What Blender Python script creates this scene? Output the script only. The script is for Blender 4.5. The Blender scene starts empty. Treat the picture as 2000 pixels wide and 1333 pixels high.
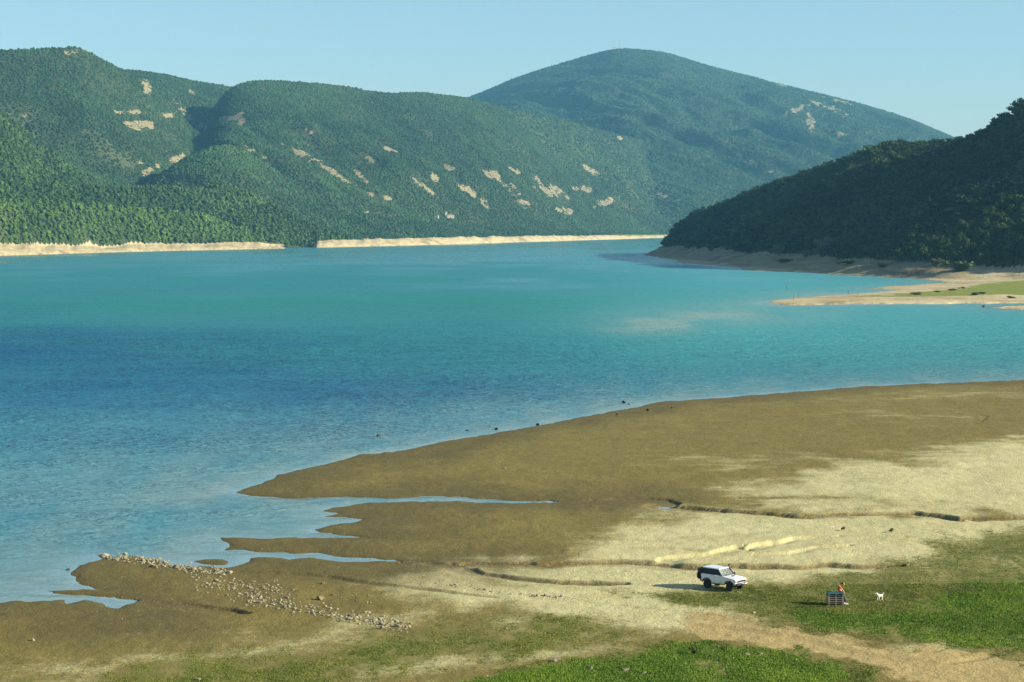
import bpy, bmesh, math, random
import numpy as np
from mathutils import Vector, Matrix, Euler, noise as mnoise

R = math.radians
scene = bpy.context.scene
COL = scene.collection

# ------------------------------------------------------------------ camera
CAMH = 29.5                     # metres above the lake
LENS = 70.0
F = 2000 * LENS / 36.0          # focal length in photo pixels
VH = 440.0                      # photo row of the horizon
cd = bpy.data.cameras.new("camera")
cd.lens = LENS; cd.sensor_width = 36.0; cd.clip_start = 0.5; cd.clip_end = 60000
cam = bpy.data.objects.new("camera", cd); COL.objects.link(cam)
cam.location = (0, 0, CAMH); cam.rotation_euler = (R(90), 0, 0); cd.shift_y = -(666.5 - VH) / 2000      # level camera, lens shifted down
scene.camera = cam

# ------------------------------------------------------------------ light
SUN_EL, SUN_AZ = R(23.0), R(-13.0)          # azimuth from +x, negative = towards the camera side
SUN_STRENGTH, SKY_STRENGTH, EXPOSURE = 5.0, 0.072, 1.0
sd_ = Vector((math.cos(SUN_EL) * math.cos(SUN_AZ), math.cos(SUN_EL) * math.sin(SUN_AZ), math.sin(SUN_EL)))
sl = bpy.data.lights.new("sun", 'SUN'); sl.energy = SUN_STRENGTH; sl.angle = R(0.53); sl.color = (1.0, 0.93, 0.76)
so = bpy.data.objects.new("sun", sl); COL.objects.link(so)
so.rotation_euler = sd_.to_track_quat('Z', 'Y').to_euler()
world = bpy.data.worlds.new("World"); scene.world = world; world.use_nodes = True
wn = world.node_tree
bg = wn.nodes["Background"]; bg.inputs[1].default_value = SKY_STRENGTH
sky = wn.nodes.new("ShaderNodeTexSky"); sky.sky_type = 'NISHITA'; sky.sun_disc = False
sky.sun_elevation = SUN_EL; sky.sun_rotation = math.atan2(sd_.x, sd_.y)
sky.altitude = 500; sky.air_density = 1.0; sky.dust_density = 0.9; sky.ozone_density = 1.6
tint = wn.nodes.new("ShaderNodeMixRGB"); tint.blend_type = 'MULTIPLY'; tint.inputs[0].default_value = 1.0
tint.inputs[2].default_value = (0.95, 1.00, 0.98, 1)
wn.links.new(sky.outputs[0], tint.inputs[1]); wn.links.new(tint.outputs[0], bg.inputs[0])
scene.view_settings.view_transform = 'Standard'; scene.view_settings.look = 'None'
scene.view_settings.exposure = EXPOSURE; scene.view_settings.gamma = 1.0
scene.cycles.use_denoising = True
scene.cycles.denoising_input_passes = 'RGB_ALBEDO_NORMAL'
scene.cycles.denoising_prefilter = 'NONE'
scene.cycles.volume_bounces = 1
scene.cycles.max_bounces = 6
scene.cycles.sample_clamp_indirect = 4.0

# ------------------------------------------------------------------ numpy helpers
rng = np.random.default_rng(7)
random.seed(7)

def _hash(ix, iy, seed):
    h = (ix.astype(np.int64) * 374761393 + iy.astype(np.int64) * 668265263 + seed * 974634557) & 0xffffffff
    h = ((h ^ (h >> 13)) * 1274126177) & 0xffffffff
    return ((h ^ (h >> 16)) & 0xffff) / 65535.0

def vnoise(x, y, seed=0):
    x = np.asarray(x, float); y = np.asarray(y, float)
    ix = np.floor(x); iy = np.floor(y); fx = x - ix; fy = y - iy
    fx = fx * fx * fx * (fx * (fx * 6 - 15) + 10); fy = fy * fy * fy * (fy * (fy * 6 - 15) + 10)
    a = _hash(ix, iy, seed); b = _hash(ix + 1, iy, seed); c = _hash(ix, iy + 1, seed); d = _hash(ix + 1, iy + 1, seed)
    return (a + (b - a) * fx) * (1 - fy) + (c + (d - c) * fx) * fy

def fbm(x, y, octv=4, seed=0, gain=0.5):
    """roughly -1..1"""
    s = 0; amp = 1; tot = 0
    ca, sa = math.cos(0.6), math.sin(0.6)
    for o in range(octv):
        s = s + amp * (vnoise(x, y, seed + o * 17) * 2 - 1); tot += amp; amp *= gain
        x, y = (x * ca - y * sa) * 2.03, (x * sa + y * ca) * 2.03
    return s / tot * 1.5

def sstep(a, b, x):
    t = np.clip((x - a) / (b - a), 0, 1); return t * t * (3 - 2 * t)

def sdf(poly, X, Y):
    """signed distance to a closed polygon, positive inside"""
    P = np.asarray(poly, float); Q = np.roll(P, -1, 0)
    best = np.full(X.shape, 1e18); ins = np.zeros(X.shape, bool)
    for (ax, ay), (bx, by) in zip(P, Q):
        dx, dy = bx - ax, by - ay; L = dx * dx + dy * dy + 1e-12
        t = np.clip(((X - ax) * dx + (Y - ay) * dy) / L, 0, 1)
        best = np.minimum(best, (X - ax - t * dx) ** 2 + (Y - ay - t * dy) ** 2)
        if ay != by:
            c = (ay > Y) != (by > Y)
            ins ^= c & (X < (bx - ax) * (Y - ay) / (by - ay) + ax)
    d = np.sqrt(best)
    return np.where(ins, d, -d)

def linedist(line, X, Y):
    """distance to a polyline, signed side (+ = left of travel), and normalised arc position"""
    P = np.asarray(line, float); best = np.full(X.shape, 1e18); side = np.zeros(X.shape); arc = np.zeros(X.shape)
    seg = np.hypot(*(P[1:] - P[:-1]).T); tot = seg.sum(); acc = 0
    for i in range(len(P) - 1):
        ax, ay = P[i]; dx, dy = P[i + 1] - P[i]; L = dx * dx + dy * dy + 1e-12
        t = np.clip(((X - ax) * dx + (Y - ay) * dy) / L, 0, 1)
        ex, ey = X - ax - t * dx, Y - ay - t * dy; d2 = ex * ex + ey * ey
        m = d2 < best
        best = np.where(m, d2, best); side = np.where(m, np.sign(dx * ey - dy * ex), side); arc = np.where(m, (acc + t * seg[i]) / tot, arc)
        acc += seg[i]
    return np.sqrt(best), side, arc

def dz(v, z=0.0):
    """distance along y of the level z seen in photo row v"""
    return (CAMH - z) * F / (np.asarray(v, float) - VH)

def Pz(u, v, z=0.0):
    d = dz(v, z); return ((np.asarray(u, float) - 1000) / F * d, d)

def proj(x, y, z):
    return 1000 + x / y * F, VH + (CAMH - z) / y * F

def interp(pts, u):
    p = np.asarray(pts, float); return np.interp(u, p[:, 0], p[:, 1])

def gsm(a, sig):
    """gaussian smoothing of a guide curve, sigma in samples"""
    n = int(sig * 3) + 1; k = np.exp(-0.5 * (np.arange(-n, n + 1) / sig) ** 2); k /= k.sum()
    return np.convolve(np.pad(a, n, mode='edge'), k, mode='valid')

# ------------------------------------------------------------------ mesh helpers
def link(o, parent=None):
    COL.objects.link(o)
    if parent is not None: o.parent = parent
    return o

def np_mesh(name, V, faces, k, attrs=None, smooth=False):
    """faces: (n,k) int array, k = 3 or 4"""
    me = bpy.data.meshes.new(name); n = len(faces)
    me.vertices.add(len(V)); me.vertices.foreach_set("co", np.ascontiguousarray(V, np.float32).ravel())
    me.loops.add(n * k); me.loops.foreach_set("vertex_index", np.ascontiguousarray(faces, np.int32).ravel())
    me.polygons.add(n); me.polygons.foreach_set("loop_start", np.arange(0, n * k, k, dtype=np.int32))
    me.polygons.foreach_set("use_smooth", np.full(n, smooth, bool))
    for nm, arr in (attrs or {}).items():
        arr = np.asarray(arr, np.float32)
        if arr.ndim == 2:
            a = me.attributes.new(nm, 'FLOAT_COLOR', 'POINT')
            a.data.foreach_set("color", np.c_[arr, np.ones(len(arr))].astype(np.float32).ravel())
        else:
            a = me.attributes.new(nm, 'FLOAT', 'POINT'); a.data.foreach_set("value", arr.ravel())
    me.update(calc_edges=True); me.validate()
    return me

def grid_faces(nr, nc):
    i = np.arange(nr * nc).reshape(nr, nc)
    return np.stack([i[:-1, :-1], i[:-1, 1:], i[1:, 1:], i[1:, :-1]], -1).reshape(-1, 4)

def props(o, label=None, cat=None, group=None, kind=None):
    if label: o["label"] = label
    if cat: o["category"] = cat
    if group: o["group"] = group
    if kind: o["kind"] = kind
    return o

def empty(name, loc, rz=0.0, **kw):
    o = bpy.data.objects.new(name, None); link(o); o.location = loc; o.rotation_euler = (0, 0, rz); o.empty_display_size = 0.2
    return props(o, **kw)

class MB:
    """collects shapes in one bmesh"""
    def __init__(s): s.bm = bmesh.new()
    def box(s, c, size, rot=None, bevel=0.0, seg=2):
        r = bmesh.ops.create_cube(s.bm, size=1.0); vs = r['verts']
        bmesh.ops.scale(s.bm, vec=size, verts=vs)
        if bevel:
            es = list({e for v in vs for e in v.link_edges})
            vs = list({v for f in bmesh.ops.bevel(s.bm, geom=es, offset=bevel, segments=seg, affect='EDGES', profile=0.6)['faces'] for v in f.verts} | {v for v in vs if v.is_valid})
        if rot is not None: bmesh.ops.rotate(s.bm, matrix=Euler(rot).to_matrix(), verts=vs)
        bmesh.ops.translate(s.bm, vec=c, verts=vs); return s
    def bar(s, a, b, r, r2=None, n=8):
        a, b = Vector(a), Vector(b); d = b - a
        q = bmesh.ops.create_cone(s.bm, cap_ends=True, segments=n, radius1=r, radius2=r if r2 is None else r2, depth=d.length)
        m = Matrix.Translation((a + b) / 2) @ d.to_track_quat('Z', 'Y').to_matrix().to_4x4()
        bmesh.ops.transform(s.bm, matrix=m, verts=q['verts']); return s
    def lathe(s, prof, n=24, axis='Y', c=(0, 0, 0)):
        """prof: (radius, along axis)"""
        rings = []
        for r, t in prof:
            ring = []
            for k in range(n):
                a = 2 * math.pi * k / n
                p = (r * math.cos(a), t, r * math.sin(a)) if axis == 'Y' else (r * math.cos(a), r * math.sin(a), t)
                ring.append(s.bm.verts.new(Vector(p) + Vector(c)))
            rings.append(ring)
        for A, B in zip(rings, rings[1:]):
            for k in range(n): s.bm.faces.new((A[k], A[(k + 1) % n], B[(k + 1) % n], B[k]))
        s.bm.faces.new(rings[0]); s.bm.faces.new(list(reversed(rings[-1])))
        return s
    def prism(s, poly, y0, y1, inset=None):
        """poly in (x,z), extruded along y"""
        A = [s.bm.verts.new((x, y0, z)) for x, z in poly]; B = [s.bm.verts.new((x, y1, z)) for x, z in poly]
        n = len(poly)
        for k in range(n): s.bm.faces.new((A[k], A[(k + 1) % n], B[(k + 1) % n], B[k]))
        s.bm.faces.new(list(reversed(A))); s.bm.faces.new(B); return s
    def quadslab(s, q, th):
        """four corners -> slab of thickness th"""
        q = [Vector(p) for p in q]; n = (q[1] - q[0]).cross(q[3] - q[0]).normalized() * th
        A = [s.bm.verts.new(p) for p in q]; B = [s.bm.verts.new(p + n) for p in q]
        s.bm.faces.new(list(reversed(A))); s.bm.faces.new(B)
        for k in range(4): s.bm.faces.new((A[k], A[(k + 1) % 4], B[(k + 1) % 4], B[k]))
        return s
    def build(s, name, mat, parent=None, smooth=False, bevel=0.0):
        bmesh.ops.recalc_face_normals(s.bm, faces=s.bm.faces)
        if bevel:
            es = [e for e in s.bm.edges if len(e.link_faces) == 2 and e.calc_face_angle(0) > 0.6]
            bmesh.ops.bevel(s.bm, geom=es, offset=bevel, segments=2, affect='EDGES', clamp_overlap=True)
        me = bpy.data.meshes.new(name); s.bm.to_mesh(me); s.bm.free()
        me.materials.append(mat)
        for p in me.polygons: p.use_smooth = smooth
        return link(bpy.data.objects.new(name, me), parent)

# ------------------------------------------------------------------ material helpers
class NT:
    def __init__(s, name):
        s.m = bpy.data.materials.new(name); s.m.use_nodes = True; s.t = s.m.node_tree; s.b = s.t.nodes["Principled BSDF"]
        s.out = s.t.nodes["Material Output"]; s._pos = None
    def n(s, typ, **kw):
        x = s.t.nodes.new(typ)
        for k, v in kw.items(): setattr(x, k, v)
        return x
    def put(s, sock, v):
        if isinstance(v, bpy.types.NodeSocket): s.t.links.new(v, sock)
        elif isinstance(v, (tuple, list)) and len(v) == 3 and sock.type == 'RGBA': sock.default_value = (*v, 1)
        else: sock.default_value = v
    def attr(s, name, col=False):
        a = s.n("ShaderNodeAttribute", attribute_name=name); return a.outputs["Color" if col else "Fac"]
    def pos(s):
        if s._pos is None: s._pos = s.n("ShaderNodeNewGeometry").outputs["Position"]
        return s._pos
    def objco(s): return s.n("ShaderNodeTexCoord").outputs["Object"]
    def scaled(s, sc, co=None):
        mp = s.n("ShaderNodeMapping"); s.put(mp.inputs["Vector"], co or s.pos()); mp.inputs["Scale"].default_value = sc; return mp.outputs[0]
    def noise(s, scale, detail=4, rough=0.55, co=None, out="Fac", dist=0.0):
        x = s.n("ShaderNodeTexNoise"); s.put(x.inputs["Vector"], co or s.pos())
        x.inputs["Scale"].default_value = scale; x.inputs["Detail"].default_value = detail; x.inputs["Roughness"].default_value = rough
        x.inputs["Distortion"].default_value = dist
        return x.outputs[out]
    def vor(s, scale, co=None, feature='F1', out="Distance"):
        x = s.n("ShaderNodeTexVoronoi", feature=feature); s.put(x.inputs["Vector"], co or s.pos()); x.inputs["Scale"].default_value = scale
        return x.outputs[out]
    def math(s, op, a, b=0.0, c=None, clamp=False):
        x = s.n("ShaderNodeMath", operation=op, use_clamp=clamp); s.put(x.inputs[0], a); s.put(x.inputs[1], b)
        if c is not None: s.put(x.inputs[2], c)
        return x.outputs[0]
    def ramp(s, fac, a, b, lo=0.0, hi=1.0):
        x = s.n("ShaderNodeMapRange", interpolation_type='SMOOTHSTEP'); s.put(x.inputs[0], fac)
        for i, v in zip((1, 2, 3, 4), (a, b, lo, hi)): x.inputs[i].default_value = v
        return x.outputs[0]
    def mix(s, f, a, b, mode='MIX'):
        x = s.n("ShaderNodeMixRGB", blend_type=mode); s.put(x.inputs[0], f); s.put(x.inputs[1], a); s.put(x.inputs[2], b); return x.outputs[0]
    def bump(s, h, strength=0.5, dist=0.1, normal=None):
        x = s.n("ShaderNodeBump"); x.inputs["Strength"].default_value = strength; x.inputs["Distance"].default_value = dist
        s.put(x.inputs["Height"], h)
        if normal is not None: s.put(x.inputs["Normal"], normal)
        return x.outputs[0]
    def done(s, color=None, rough=None, normal=None, spec=None, metal=None, **kw):
        b = s.b
        if color is not None: s.put(b.inputs["Base Color"], color)
        if rough is not None: s.put(b.inputs["Roughness"], rough)
        if normal is not None: s.put(b.inputs["Normal"], normal)
        if spec is not None: s.put(b.inputs["Specular IOR Level"], spec)
        if metal is not None: s.put(b.inputs["Metallic"], metal)
        for k, v in kw.items(): s.put(b.inputs[k], v)
        return s.m

def plain(name, col, rough=0.6, metal=0.0, var=0.25, scale=6.0, spec=0.5):
    """an object material: base colour broken up by grime noise"""
    t = NT(name); n = t.noise(scale, 5, 0.6, t.objco())
    c = t.mix(t.ramp(n, 0.35, 0.75), tuple(col), tuple(max(0.0, k * (1 - var)) for k in col))
    return t.done(c, t.ramp(n, 0.3, 0.7, rough * 0.9, min(1, rough * 1.15)), metal=metal, spec=spec)

# ------------------------------------------------------------------ materials of the setting
def mat_ground():
    t = NT("lake_shore_ground")
    sand, grass, wet, path = (t.attr(k) for k in ("sand", "grass", "wet", "path"))
    cut = t.attr("cut")
    big = t.noise(0.22, 5, 0.6); fine = t.noise(3.2, 5, 0.65); grain = t.noise(11.0, 3, 0.7); clod = t.vor(5.0)
    mud = t.mix(t.ramp(big, 0.25, 0.78), (0.185, 0.143, 0.028), (0.235, 0.182, 0.040))
    mud = t.mix(t.ramp(grain, 0.36, 0.66), t.mix(1.0, mud, (0.70, 0.69, 0.64), 'MULTIPLY'), mud)
    mud = t.mix(t.ramp(fine, 0.56, 0.74, 0, 0.35), mud, (0.38, 0.30, 0.12))
    sandc = t.mix(t.ramp(big, 0.3, 0.7), (0.51, 0.455, 0.215), (0.60, 0.54, 0.28))
    sandc = t.mix(t.ramp(grain, 0.38, 0.60), t.mix(1.0, sandc, (0.78, 0.76, 0.68), 'MULTIPLY'), sandc)
    sm = t.math('ADD', sand, t.math('MULTIPLY', t.math('SUBTRACT', fine, 0.5), 0.9))
    sm = t.math('ADD', sm, t.math('MULTIPLY', t.math('SUBTRACT', t.noise(0.35, 6, 0.65, t.scaled((0.5, 1.0, 1))), 0.5), 1.1))
    c = t.mix(t.ramp(sm, 0.08, 0.92), mud, sandc)
    pathc = t.mix(t.ramp(fine, 0.3, 0.7), (0.36, 0.255, 0.092), (0.455, 0.345, 0.138))
    pm = t.math('ADD', path, t.math('MULTIPLY', t.math('SUBTRACT', fine, 0.5), 0.7))
    c = t.mix(t.ramp(pm, 0.38, 0.66), c, pathc)
    gm = t.math('ADD', grass, t.math('MULTIPLY', t.math('SUBTRACT', t.noise(1.7, 5, 0.7), 0.5), 1.2))
    gcol = t.mix(t.ramp(t.noise(0.5, 4), 0.35, 0.65), (0.115, 0.130, 0.018), (0.215, 0.185, 0.048))
    c = t.mix(t.ramp(gm, 0.22, 0.75), c, gcol)
    c = t.mix(t.math('MULTIPLY', wet, 0.75), c, t.mix(1.0, c, (0.50, 0.47, 0.42), 'MULTIPLY'))
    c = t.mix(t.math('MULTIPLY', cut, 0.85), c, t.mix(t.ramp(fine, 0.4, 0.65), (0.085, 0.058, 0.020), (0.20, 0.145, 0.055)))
    peb = t.ramp(t.vor(2.3, out="Distance"), 0.055, 0.075, 1, 0)
    peb = t.math('MULTIPLY', peb, t.ramp(t.noise(0.35, 3), 0.5, 0.62))
    c = t.mix(t.math('MULTIPLY', peb, 0.8), c, (0.50, 0.47, 0.36))
    h = t.math('ADD', t.math('MULTIPLY', fine, 0.6), t.math('MULTIPLY', grain, 0.55))
    h = t.math('ADD', h, t.math('MULTIPLY', clod, 0.35))
    nrm = t.bump(h, 0.8, 0.12)
    return t.done(c, t.math('SUBTRACT', 0.92, t.math('MULTIPLY', wet, 0.22)), nrm, spec=0.3)

def mat_hill(name, far=1.0, dull=0.0):
    t = NT(name); mudb = t.attr("mud"); bare = t.attr("bare"); bank = t.attr("bank"); green = t.attr("meadow")
    n1 = t.noise(0.012, 6, 0.65); n2 = t.noise(0.11, 5, 0.7); n3 = t.noise(0.5, 4, 0.6)
    veg = t.mix(t.ramp(n1, 0.35, 0.7), (0.034, 0.056, 0.025), (0.075, 0.090, 0.040))
    veg = t.mix(t.ramp(n2, 0.60, 0.75, 0, 0.6), veg, (0.12, 0.11, 0.06))
    rock = t.mix(t.ramp(n2, 0.35, 0.65), (0.19, 0.160, 0.085), (0.30, 0.255, 0.145))
    bm_ = t.math('ADD', bare, t.math('MULTIPLY', t.math('SUBTRACT', n2, 0.5), 0.9))
    c = t.mix(t.ramp(bm_, 0.40, 0.62), veg, rock)
    strata = t.noise(0.42, 5, 0.7, t.scaled((0.10, 0.10, 1.6)))
    bcol = t.mix(t.ramp(strata, 0.35, 0.65), (0.38, 0.295, 0.155), (0.52, 0.43, 0.25))
    bcol = t.mix(t.ramp(t.noise(0.028, 5, 0.65), 0.52, 0.66, 0, 0.75), bcol, (0.20, 0.155, 0.085))
    bcol = t.mix(t.ramp(n2, 0.58, 0.72, 0, 0.55), bcol, (0.22, 0.17, 0.10))
    bcol = t.mix(t.ramp(n3, 0.60, 0.75, 0, 0.4), bcol, (0.10, 0.11, 0.045))
    bcol = t.mix(mudb, bcol, t.mix(1.0, bcol, (0.60, 0.60, 0.60), 'MULTIPLY'))
    c = t.mix(t.ramp(bank, 0.4, 0.6), c, bcol)
    mead = t.mix(t.ramp(n3, 0.35, 0.7), (0.16, 0.20, 0.030), (0.24, 0.25, 0.055))
    gm = t.math('ADD', green, t.math('MULTIPLY', t.math('SUBTRACT', t.noise(0.22, 4, 0.7), 0.5), 0.9))
    c = t.mix(t.ramp(gm, 0.40, 0.6), c, mead)
    nrm = t.bump(t.math('ADD', n2, t.math('MULTIPLY', n3, 0.4)), 0.7, 3.0 * far)
    return t.done(c, 0.95, nrm, spec=0.15)

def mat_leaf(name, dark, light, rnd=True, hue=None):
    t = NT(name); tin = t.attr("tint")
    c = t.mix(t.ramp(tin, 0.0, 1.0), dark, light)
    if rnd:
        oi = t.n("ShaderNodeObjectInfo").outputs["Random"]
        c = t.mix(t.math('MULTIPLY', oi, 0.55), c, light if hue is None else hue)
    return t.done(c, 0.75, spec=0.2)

def mat_water():
    t = NT("lake_water"); body = t.attr("body", True); wind = t.attr("wind"); shallow = t.attr("shallow")
    co = t.scaled((0.55, 1.0, 1.0))
    w1 = t.noise(0.55, 3, 0.6, co, dist=0.4); w2 = t.noise(1.9, 3, 0.6, co); w3 = t.noise(0.10, 4, 0.6, t.scaled((0.35, 1, 1)))
    h = t.math('ADD', t.math('MULTIPLY', w1, 0.55), t.math('MULTIPLY', w2, 0.22))
    gust = t.ramp(w3, 0.35, 0.65, 0.55, 1.25)
    h = t.math('MULTIPLY', h, t.math('MULTIPLY', wind, gust))
    nrm = t.bump(h, 1.0, 2.6)
    c = t.mix(t.ramp(w1, 0.42, 0.60, 0.35, 0), body, t.mix(1.0, body, (0.55, 0.66, 0.78), 'MULTIPLY'))  # ripple troughs darkened in the colour, approximating wave reflections
    return t.done(c, t.ramp(wind, 0.02, 0.30, 0.08, 0.50), nrm, spec=0.35, IOR=1.33)

M_GROUND = mat_ground(); M_HILL = mat_hill("wooded_hill_soil"); M_RHILL = mat_hill("right_hill_soil", 0.4); M_WATER = mat_water()

# ------------------------------------------------------------------ near shore: waterline traced on the lake level
SHORE_PX = [(3400, 700), (2600, 722), (2100, 738), (2000, 743), (1900, 747), (1800, 750), (1700, 755), (1600, 762), (1500, 770), (1420, 777), (1330, 783), (1278, 786),
    (1250, 795), (1200, 804), (1130, 816), (1060, 830), (960, 848), (870, 862), (810, 876), (770, 884), (700, 889), (660, 902), (620, 911),
    (545, 927), (540, 934), (500, 947), (458, 962), (480, 968), (512, 972), (593, 975), (643, 970), (715, 971.5), (751, 973), (850, 970),
    (904, 970), (917, 973), (998, 978), (1052, 980), (1084, 981), (1030, 982.5), (967, 982.5), (931, 981), (895, 979.5), (805, 979.5), (760, 982),
    (692, 987), (652, 992), (632, 997), (661, 1005), (634, 1010), (688, 1012), (710, 1015), (688, 1021), (647, 1028), (611, 1035),
    (625, 1041), (679, 1047), (706, 1050), (652, 1051.5), (575, 1050), (508, 1053), (472, 1050), (427, 1051), (447, 1064), (445, 1075),
    (490, 1077), (557, 1078), (634, 1083), (715, 1091), (773, 1098), (785, 1100.5), (724, 1099), (625, 1094), (580, 1091), (562, 1094),
    (548, 1090), (490, 1090), (483, 1098), (470, 1103), (446, 1106), (425, 1110), (395, 1106), (340, 1104), (327, 1101), (315, 1095),
    (255, 1086), (204, 1086), (191, 1084), (200, 1093), (157, 1104), (138, 1118), (140, 1127), (157, 1140), (191, 1150), (208, 1152),
    (161, 1153), (89, 1156.5), (102, 1161), (204, 1165), (251, 1172), (258, 1177), (238, 1187), (225, 1185), (204, 1178), (161, 1173), (132, 1178),
    (130, 1172), (76, 1176), (42, 1175), (0, 1178), (-100, 1182), (-400, 1190), (-1200, 1200)]
SHORE = [Pz(*p) for p in SHORE_PX]
SHORE = SHORE + [(-300, 20), (400, 20)]
ISLET = [Pz(*p) for p in [(377, 1097), (400, 1093), (435, 1093), (447, 1098), (440, 1104), (400, 1103)]]

NU = 1000
gu = np.linspace(-700, 2700, NU)
gw = np.r_[np.linspace(1 / 60.0, 1 / 116.0, 60)[:-1], np.linspace(1 / 116.0, 1 / 470.0, 760)]          # 1/d: even spacing in photo rows
NW = len(gw)
GU, GW = np.meshgrid(gu, gw); GY = 1 / GW; GX = (GU - 1000) / F * GY
# ragged waterline: warp the lookup a little
wx = fbm(GX / 2.2, GY / 5.0, 4, 3) * 0.35; wy = fbm(GX / 2.2 + 40, GY / 5.0, 4, 5) * 0.9
SDN = np.maximum(sdf(SHORE, GX + wx, GY + wy), sdf(ISLET, GX, GY))

def shape_h(s):
    return np.where(s > 0, 0.10 * (1 - np.exp(-s / 0.5)) + 0.95 * (1 - np.exp(-s / 42.0)), np.maximum(0.10 * s, -2.5))

GZ = shape_h(SDN)
def near_sample(G, x, y):
    """bilinear lookup in the near grid"""
    x = np.asarray(x, float); y = np.asarray(y, float)
    u = 1000 + x / y * F; a = np.clip((u - gu[0]) / (gu[1] - gu[0]), 0, NU - 1.001); b = np.clip(np.interp(1 / y, gw[::-1], np.arange(NW)[::-1]), 0, NW - 1.001)
    i = a.astype(int); j = b.astype(int); fa = a - i; fb = b - j
    return (G[j, i] * (1 - fa) + G[j, i + 1] * fa) * (1 - fb) + (G[j + 1, i] * (1 - fa) + G[j + 1, i + 1] * fa) * fb

def PL(u, v, G=None):
    """photo point -> world point on the near ground"""
    z = 0.0
    for _ in range(8):
        x, y = Pz(u, v, z); z = near_sample(GZ if G is None else G, x, y)
    return float(x), float(y), float(z)

def PLs(pts): return [PL(*p)[:2] for p in pts]

# erosion gullies: (photo polyline, width m, depth m)
GULLIES = [
    ([(1075, 981), (1140, 979), (1200, 974), (1260, 973), (1296, 975), (1318, 982), (1300, 988), (1335, 990), (1400, 995), (1456, 1000), (1520, 1004), (1560, 1007),
      (1624, 1005), (1680, 1002), (1760, 1000), (1792, 999), (1824, 1003), (1856, 1008), (1872, 1014), (1900, 1010), (2000, 1008), (2200, 1007)], 1.3, 0.48),
    ([(780, 1100), (800, 1098), (839, 1099), (899, 1104), (920, 1098), (956, 1099), (1034, 1099), (1049, 1102), (1100, 1097), (1190, 1096), (1280, 1097),
      (1295, 1100), (1320, 1102), (1360, 1104), (1440, 1102), (1560, 1103), (1620, 1099), (1660, 1103), (1760, 1103)], 1.15, 0.5),
    ([(1292, 1099), (1302, 1089), (1328, 1084), (1392, 1081), (1402, 1075), (1440, 1066), (1456, 1069), (1488, 1061), (1528, 1055), (1580, 1049), (1640, 1048)], 1.0, 0.36),
    ([(1400, 1083), (1450, 1081), (1544, 1079), (1600, 1069), (1660, 1066)], 0.7, 0.25),
    ([(895, 1104), (932, 1119), (968, 1123), (1022, 1129), (1055, 1132), (1115, 1135), (1220, 1138)], 0.9, 0.38),
    ([(251, 1173), (298, 1176), (361, 1181), (425, 1188), (484, 1196)], 0.8, 0.35),
    ([(467, 1117), (595, 1120), (680, 1132), (765, 1143), (850, 1154), (960, 1164)], 0.7, 0.2),
    ([(1150, 1052), (1260, 1056), (1330, 1050), (1400, 1046), (1500, 1040)], 0.8, 0.10),
    ([(1200, 1072), (1290, 1070), (1360, 1074)], 0.7, 0.10),
    ([(700, 1051), (800, 1053), (900, 1051), (1000, 1049)], 0.5, 0.10),
    ([(1780, 801), (1840, 802), (1890, 806), (1925, 812), (1915, 822), (1900, 828)], 0.7, 0.10),
    ([(1780, 804), (1850, 806), (1900, 812), (1905, 820), (1880, 830)], 0.5, 0.08),
    ([(1910, 1250), (1820, 1272), (1700, 1262), (1560, 1232), (1440, 1212), (1330, 1205)], 0.55, 0.10),
    ([(1960, 1275), (1850, 1296), (1700, 1282), (1560, 1250), (1440, 1228), (1330, 1218)], 0.55, 0.10),
]
CUT = np.zeros_like(GZ)
gz = GZ.copy()
for k, (line, w, dep) in enumerate(GULLIES):
    pl = np.asarray(PLs(line))
    near = (GX > pl[:, 0].min() - 8) & (GX < pl[:, 0].max() + 8) & (GY > pl[:, 1].min() - 14) & (GY < pl[:, 1].max() + 14)
    x, y = GX[near], GY[near]
    wob = fbm(x / 1.3, y / 3.0, 4, 20 + k)
    dd, side, arc = linedist(pl, x + wob * 0.25 * min(1, w), y + fbm(x / 3.0, y / 6.0, 3, 60 + k) * 0.45 * min(1, w))
    # the bank on the far side (seen from the camera) is the tall, raw one; the near side slopes gently
    W = w * (0.6 + 0.8 * vnoise(x / 6.0, y / 40.0, k)) * np.where(arc > 0.85, 1 - (arc - 0.85) * 4, 1)
    W = np.maximum(W, 0.12); sg = side * dd
    prof = np.where(sg > 0, 1 - sstep(0.0, 0.45, dd - 0.25 * W), 1 - sstep(0.1, 1.0, dd / (W * 2.2)))
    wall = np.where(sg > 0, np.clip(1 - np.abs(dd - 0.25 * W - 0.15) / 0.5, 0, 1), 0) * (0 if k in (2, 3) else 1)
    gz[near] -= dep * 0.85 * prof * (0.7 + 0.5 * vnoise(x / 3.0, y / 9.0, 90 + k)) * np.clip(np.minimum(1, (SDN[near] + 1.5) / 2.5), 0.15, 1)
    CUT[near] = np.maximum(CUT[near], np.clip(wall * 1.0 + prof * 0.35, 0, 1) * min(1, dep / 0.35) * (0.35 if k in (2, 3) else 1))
hum = fbm(GX / 7, GY / 12, 4, 31) * 0.10 + fbm(GX / 0.7, GY / 1.1, 3, 33) * 0.030
hum *= sstep(0.2, 3.0, SDN)
gz += hum
# keep a little standing water out of the deep beds except where the creek reaches
gz = np.where(SDN > 0.3, np.maximum(gz, 0.06 + 0.03 * fbm(GX, GY, 2, 9)), gz)
puddle = sdf(PLs([(1291, 985), (1306, 985), (1311, 987), (1303, 988.5), (1292, 988)]), GX, GY)
gz = np.where(puddle > -0.1, -0.12, gz)

def zone(px, soft=2.5, warp=2.0, seed=0, sc=4.0):
    soft = soft * 2.3
    poly = PLs(px)
    x = GX + fbm(GX / sc, GY / (sc * 2), 4, seed) * warp; y = GY + fbm(GX / sc + 9, GY / (sc * 2), 4, seed + 1) * warp * 2.5
    return np.clip(0.5 + sdf(poly, x, y) / (2 * soft), 0, 1)

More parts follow.
